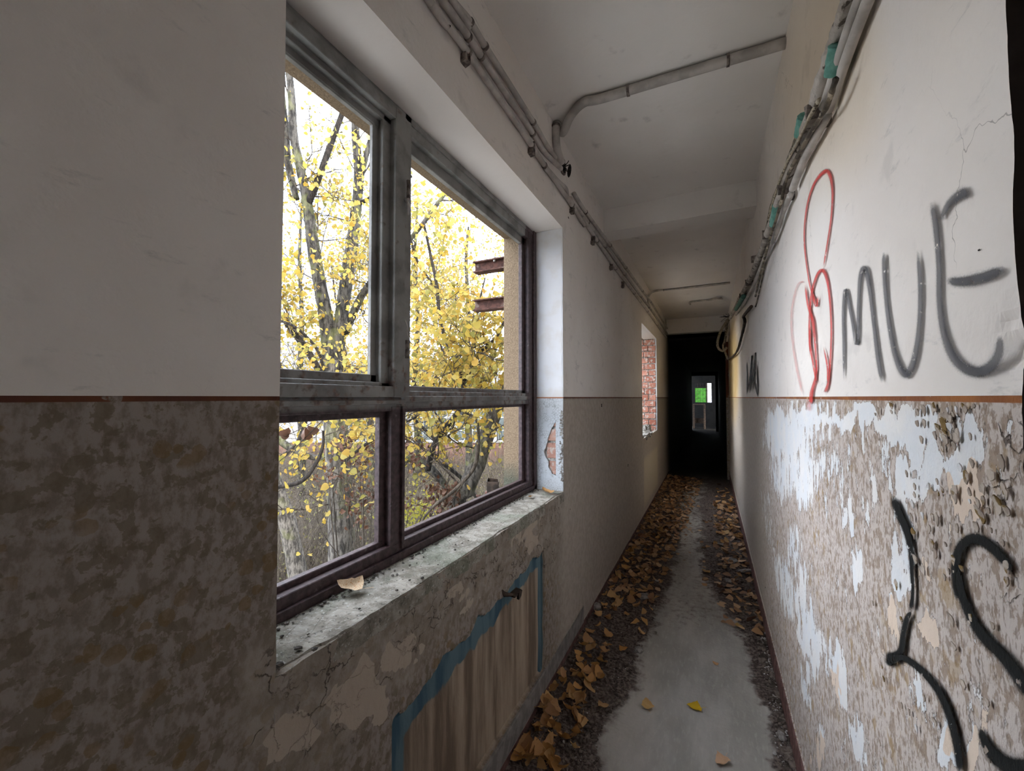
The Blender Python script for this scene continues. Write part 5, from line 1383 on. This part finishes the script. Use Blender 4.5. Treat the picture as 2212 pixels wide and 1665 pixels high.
build_tree('leaning_tree', 'furrowed trunk at the lower left corner of the window view', [
    ('trunk', [(650, 1290, 40, 6.5), (632, 1180, 36, 6.5), (612, 1100, 34, 6.5), (585, 1020, 30, 6.5), (560, 900, 26, 6.5)], B2, .6),
    ('branch', [(590, 940, 16, 6.4), (640, 975, 14, 6.4), (700, 990, 12, 6.3), (760, 975, 9, 6.3)], B, 1.0)], B2, 44, lambda q: .25, 3.0, nind=120)
# further yellow trees behind, fuller foliage
for i, (x, D, sd, lab) in enumerate([(900, 15.0, 71, 'yellow-leaved tree standing behind the slim tree, left part of the right opening'), (1010, 13.0, 72, 'yellow-leaved tree behind the slim tree, nearest the outer jamb'), (650, 12.5, 73, 'yellow-leaved tree behind the big poplar at the far left'), (800, 14.0, 74, 'yellow-leaved tree behind the big poplar, right of its fork')]):
    kx = 26 * 9 / D
    build_tree('background_tree', lab, [
        ('trunk', [(x, 1060, 16, D), (x + 3, 950, 15, D), (x - 4, 850, 13, D), (x + 2, 700, 10, D), (x - 3, 560, 7, D), (x + 2, 430 + 60 * (i % 2), 4, D)], B, 2.2),
        ('branch', [(x, 900, 7, D), (x + 40, 820, 6, D - .5), (x + 75, 700, 4, D - .6), (x + 90, 600, 3, D - .6)], BD, 2.2),
        ('branch', [(x, 860, 7, D), (x - 45, 790, 6, D + .5), (x - 70, 680, 4, D + .6), (x - 85, 560, 3, D + .6)], BD, 2.2)],
        B, sd, (lambda q: float(np.interp(py_of(q)[1], [380, 520, 900, 980], [.3, .45, .35, .0])) * (1.0 if py_of(q)[0] > 845 else .5)), 2.6, (.9, 2.2), (.06, .10), 60)
# withered brown leaves clinging in clusters to the lower twigs
root = empty('withered_shrub', (*atd(4.6, 800, 1100)[:2], GZ)); tag(root, 'shrub with clusters of curled brown dead leaves below the crossbar', 'shrub')
rg = random.Random(5); tw = MB(); lv = []
rl_ = Vector(root.location)
for k in range(34):
    t_ = rg.random()
    x, y = (rg.gauss(800, 40), rg.gauss(1000, 75)) if t_ < .62 else ((rg.gauss(910, 30), rg.gauss(1010, 30)) if t_ < .8 else (rg.gauss(960, 40), rg.gauss(1085, 20)))
    c_ = atd(rg.uniform(4.3, 5.0), x, y)
    b_ = Vector((rg.gauss(0, .5), rg.gauss(0, .5), GZ)); e = c_ - rl_
    st = Vector((e.x * .6, e.y * .6, max(e.z - rg.uniform(.6, 1.2), 0.1)))
    tw.tube(spline([tuple(st), tuple((st + e) / 2 + Vector((rg.gauss(0, .08), rg.gauss(0, .08), 0))), tuple(e)], 4), [.004] * 9, 4, cap=False)
    for j in range(rg.randint(9, 26)): lv.append(e + Vector((rg.gauss(0, .06), rg.gauss(0, .06), rg.gauss(0, .07))))
for k in range(7):
    a = rg.uniform(0, 6.28); tw.tube([Vector((.1 * cos(a), .1 * sin(a), -.1)), Vector((.4 * cos(a), .4 * sin(a), 1.3)), Vector((.6 * cos(a), .6 * sin(a), 3.0))], [.015, .01, .005], 5, cap=False)
o = tw.build('twigs', M['twig'], root); o['kind'] = 'stuff'
for q in lv[:300]: put_leaf(rg.choice(DEADM), q, rg.uniform(.04, .065), (rg.uniform(-1.6, 1.6), rg.uniform(-1.6, 1.6), rg.uniform(0, 6.28)), root)
f_ = scatter_mesh('foliage', [tuple(q) for q in lv[300:]], [rg.uniform(.04, .06) for _ in lv[300:]], M['dead'], root, 1.0, 8); f_['kind'] = 'stuff'
# two big brown leaves close to the window
root = empty('leafless_sapling', atd(2.6, 640, 985)); tag(root, 'bare twig with a few large dark brown leaves close outside the lower left opening', 'twig')
rl_ = Vector(root.location)
tag(root, 'slim bare sapling with a few large dark brown leaves close outside the lower left opening', 'sapling'); m = MB(); m.tube([Vector((-.1, -.3, GZ - root.location.z)), Vector((-.05, -.25, -.8))] + [atd(2.6, *q) - rl_ for q in spline([(570, 1060), (590, 1010), (630, 975), (665, 940), (700, 905), (720, 890)], 4)], .003, 5); m.build('stem', M['twig'], root)
for (x, y, s) in [(650, 938, .085), (670, 935, .08), (620, 940, .08), (700, 882, .06), (668, 884, .07), (607, 945, .07)]:
    put_leaf(rnd.choice(DEADM), atd(2.6, x, y) - rl_, s, (rnd.uniform(.8, 1.6), rnd.uniform(-.5, .5), rnd.uniform(0, 6.28)), root)
# yellow bush
root = empty('yellow_bush', (*atd(6.0, 905, 1100)[:2], GZ)); tag(root, 'low bush of small lemon-yellow leaves low in the right opening', 'bush')
rl_ = Vector(root.location); tw = MB(); P = []
for k in range(46):
    e = atd(rg.uniform(5.6, 6.6), rg.gauss(890, 24), rg.gauss(1125, 28)) - rl_
    tw.tube([Vector((rg.gauss(0, .1), rg.gauss(0, .1), -.1)), e * .6, e], [.006, .004, .002], 4, cap=False)
    for j in range(12): P.append(tuple(e + Vector((rg.gauss(0, .1), rg.gauss(0, .1), rg.gauss(0, .1)))))
o = tw.build('stems', M['twig'], root); o['kind'] = 'stuff'
M['lemon'] = mat_leaf('lemon_bush_leaf', [(0.29, 0.26, 0.03), (0.23, 0.22, 0.035), (0.30, 0.26, 0.03)], .45, True, False)
f_ = scatter_mesh('foliage', P, [rg.uniform(.035, .055) for _ in P], M['lemon'], root, .3, 9); f_['kind'] = 'stuff'
# scrub: thousands of dry stems over the ground
N = 9000
r = np.random.RandomState(3)
D = 7.5 + 15 * r.uniform(0, 1, N) ** 1.2; U = r.uniform(520, 1140, N)
V = []; T = []
bx0 = np.stack([_O + D[i] * ((U[i] - 1106) * _rt + F * np.array([-sin(YAW), cos(YAW), 0])) / F for i in range(N)])
bx0[:, 2] = GZ - .1
ph = r.uniform(0, 2 * pi, N); lean = r.uniform(.05, .55, N); H = r.uniform(.5, 1.7, N); rad = r.uniform(.003, .009, N)
def stem_mesh(base, ph, lean, H, rad):
    n = len(base); K = 4; vs = np.zeros((n, K, 3, 3))
    for k in range(K):
        t = k / (K - 1)
        c = base + np.stack([np.cos(ph) * lean * H * t * t + .05 * H * np.sin(ph * 7 + 3 * t), np.sin(ph) * lean * H * t * t + .05 * H * np.cos(ph * 5 + 4 * t), H * t * (1 - .25 * lean * t)], -1)
        for j in range(3):
            a = 2 * pi * j / 3; rr = rad * (1 - .7 * t)
            vs[:, k, j] = c + np.stack([rr * cos(a), rr * sin(a), rr * 0], -1)
    q = []
    for k in range(K - 1):
        for j in range(3): q.append((k * 3 + j, k * 3 + (j + 1) % 3, (k + 1) * 3 + (j + 1) % 3, (k + 1) * 3 + j))
    q = np.array(q); Q = (q[None] + (np.arange(n) * K * 3)[:, None, None]).reshape(-1, 4)
    return vs.reshape(-1, 3), Q, {}, vs[:, :, 0, :]
v1, q1, a1, c1 = stem_mesh(bx0, ph, lean, H, rad)
parts = [(v1, q1, a1)]
for rep in range(3):
    kk = r.randint(1, 3, N); st = c1[np.arange(N), kk]
    v2, q2, a2, c2 = stem_mesh(st, r.uniform(0, 2 * pi, N), r.uniform(.5, 1.4, N), H * r.uniform(.25, .6, N), rad * .6)
    parts.append((v2, q2, a2))
o = obj('undergrowth', merge('undergrowth', parts), M['scrub']); tag(o, 'tangled dry grey-brown undergrowth covering the ground behind the trees', 'undergrowth', kind='stuff')
ix = r.randint(0, N, 15000); P = c1[ix, r.randint(1, 4, 15000)] + r.normal(0, .12, (15000, 3))
o = scatter_mesh('undergrowth_leaves', P, r.uniform(.025, .055, 15000), M['scrubleaf'], None, .3, 12); tag(o, 'small olive and yellow leaves scattered through the undergrowth', 'leaves', kind='stuff')
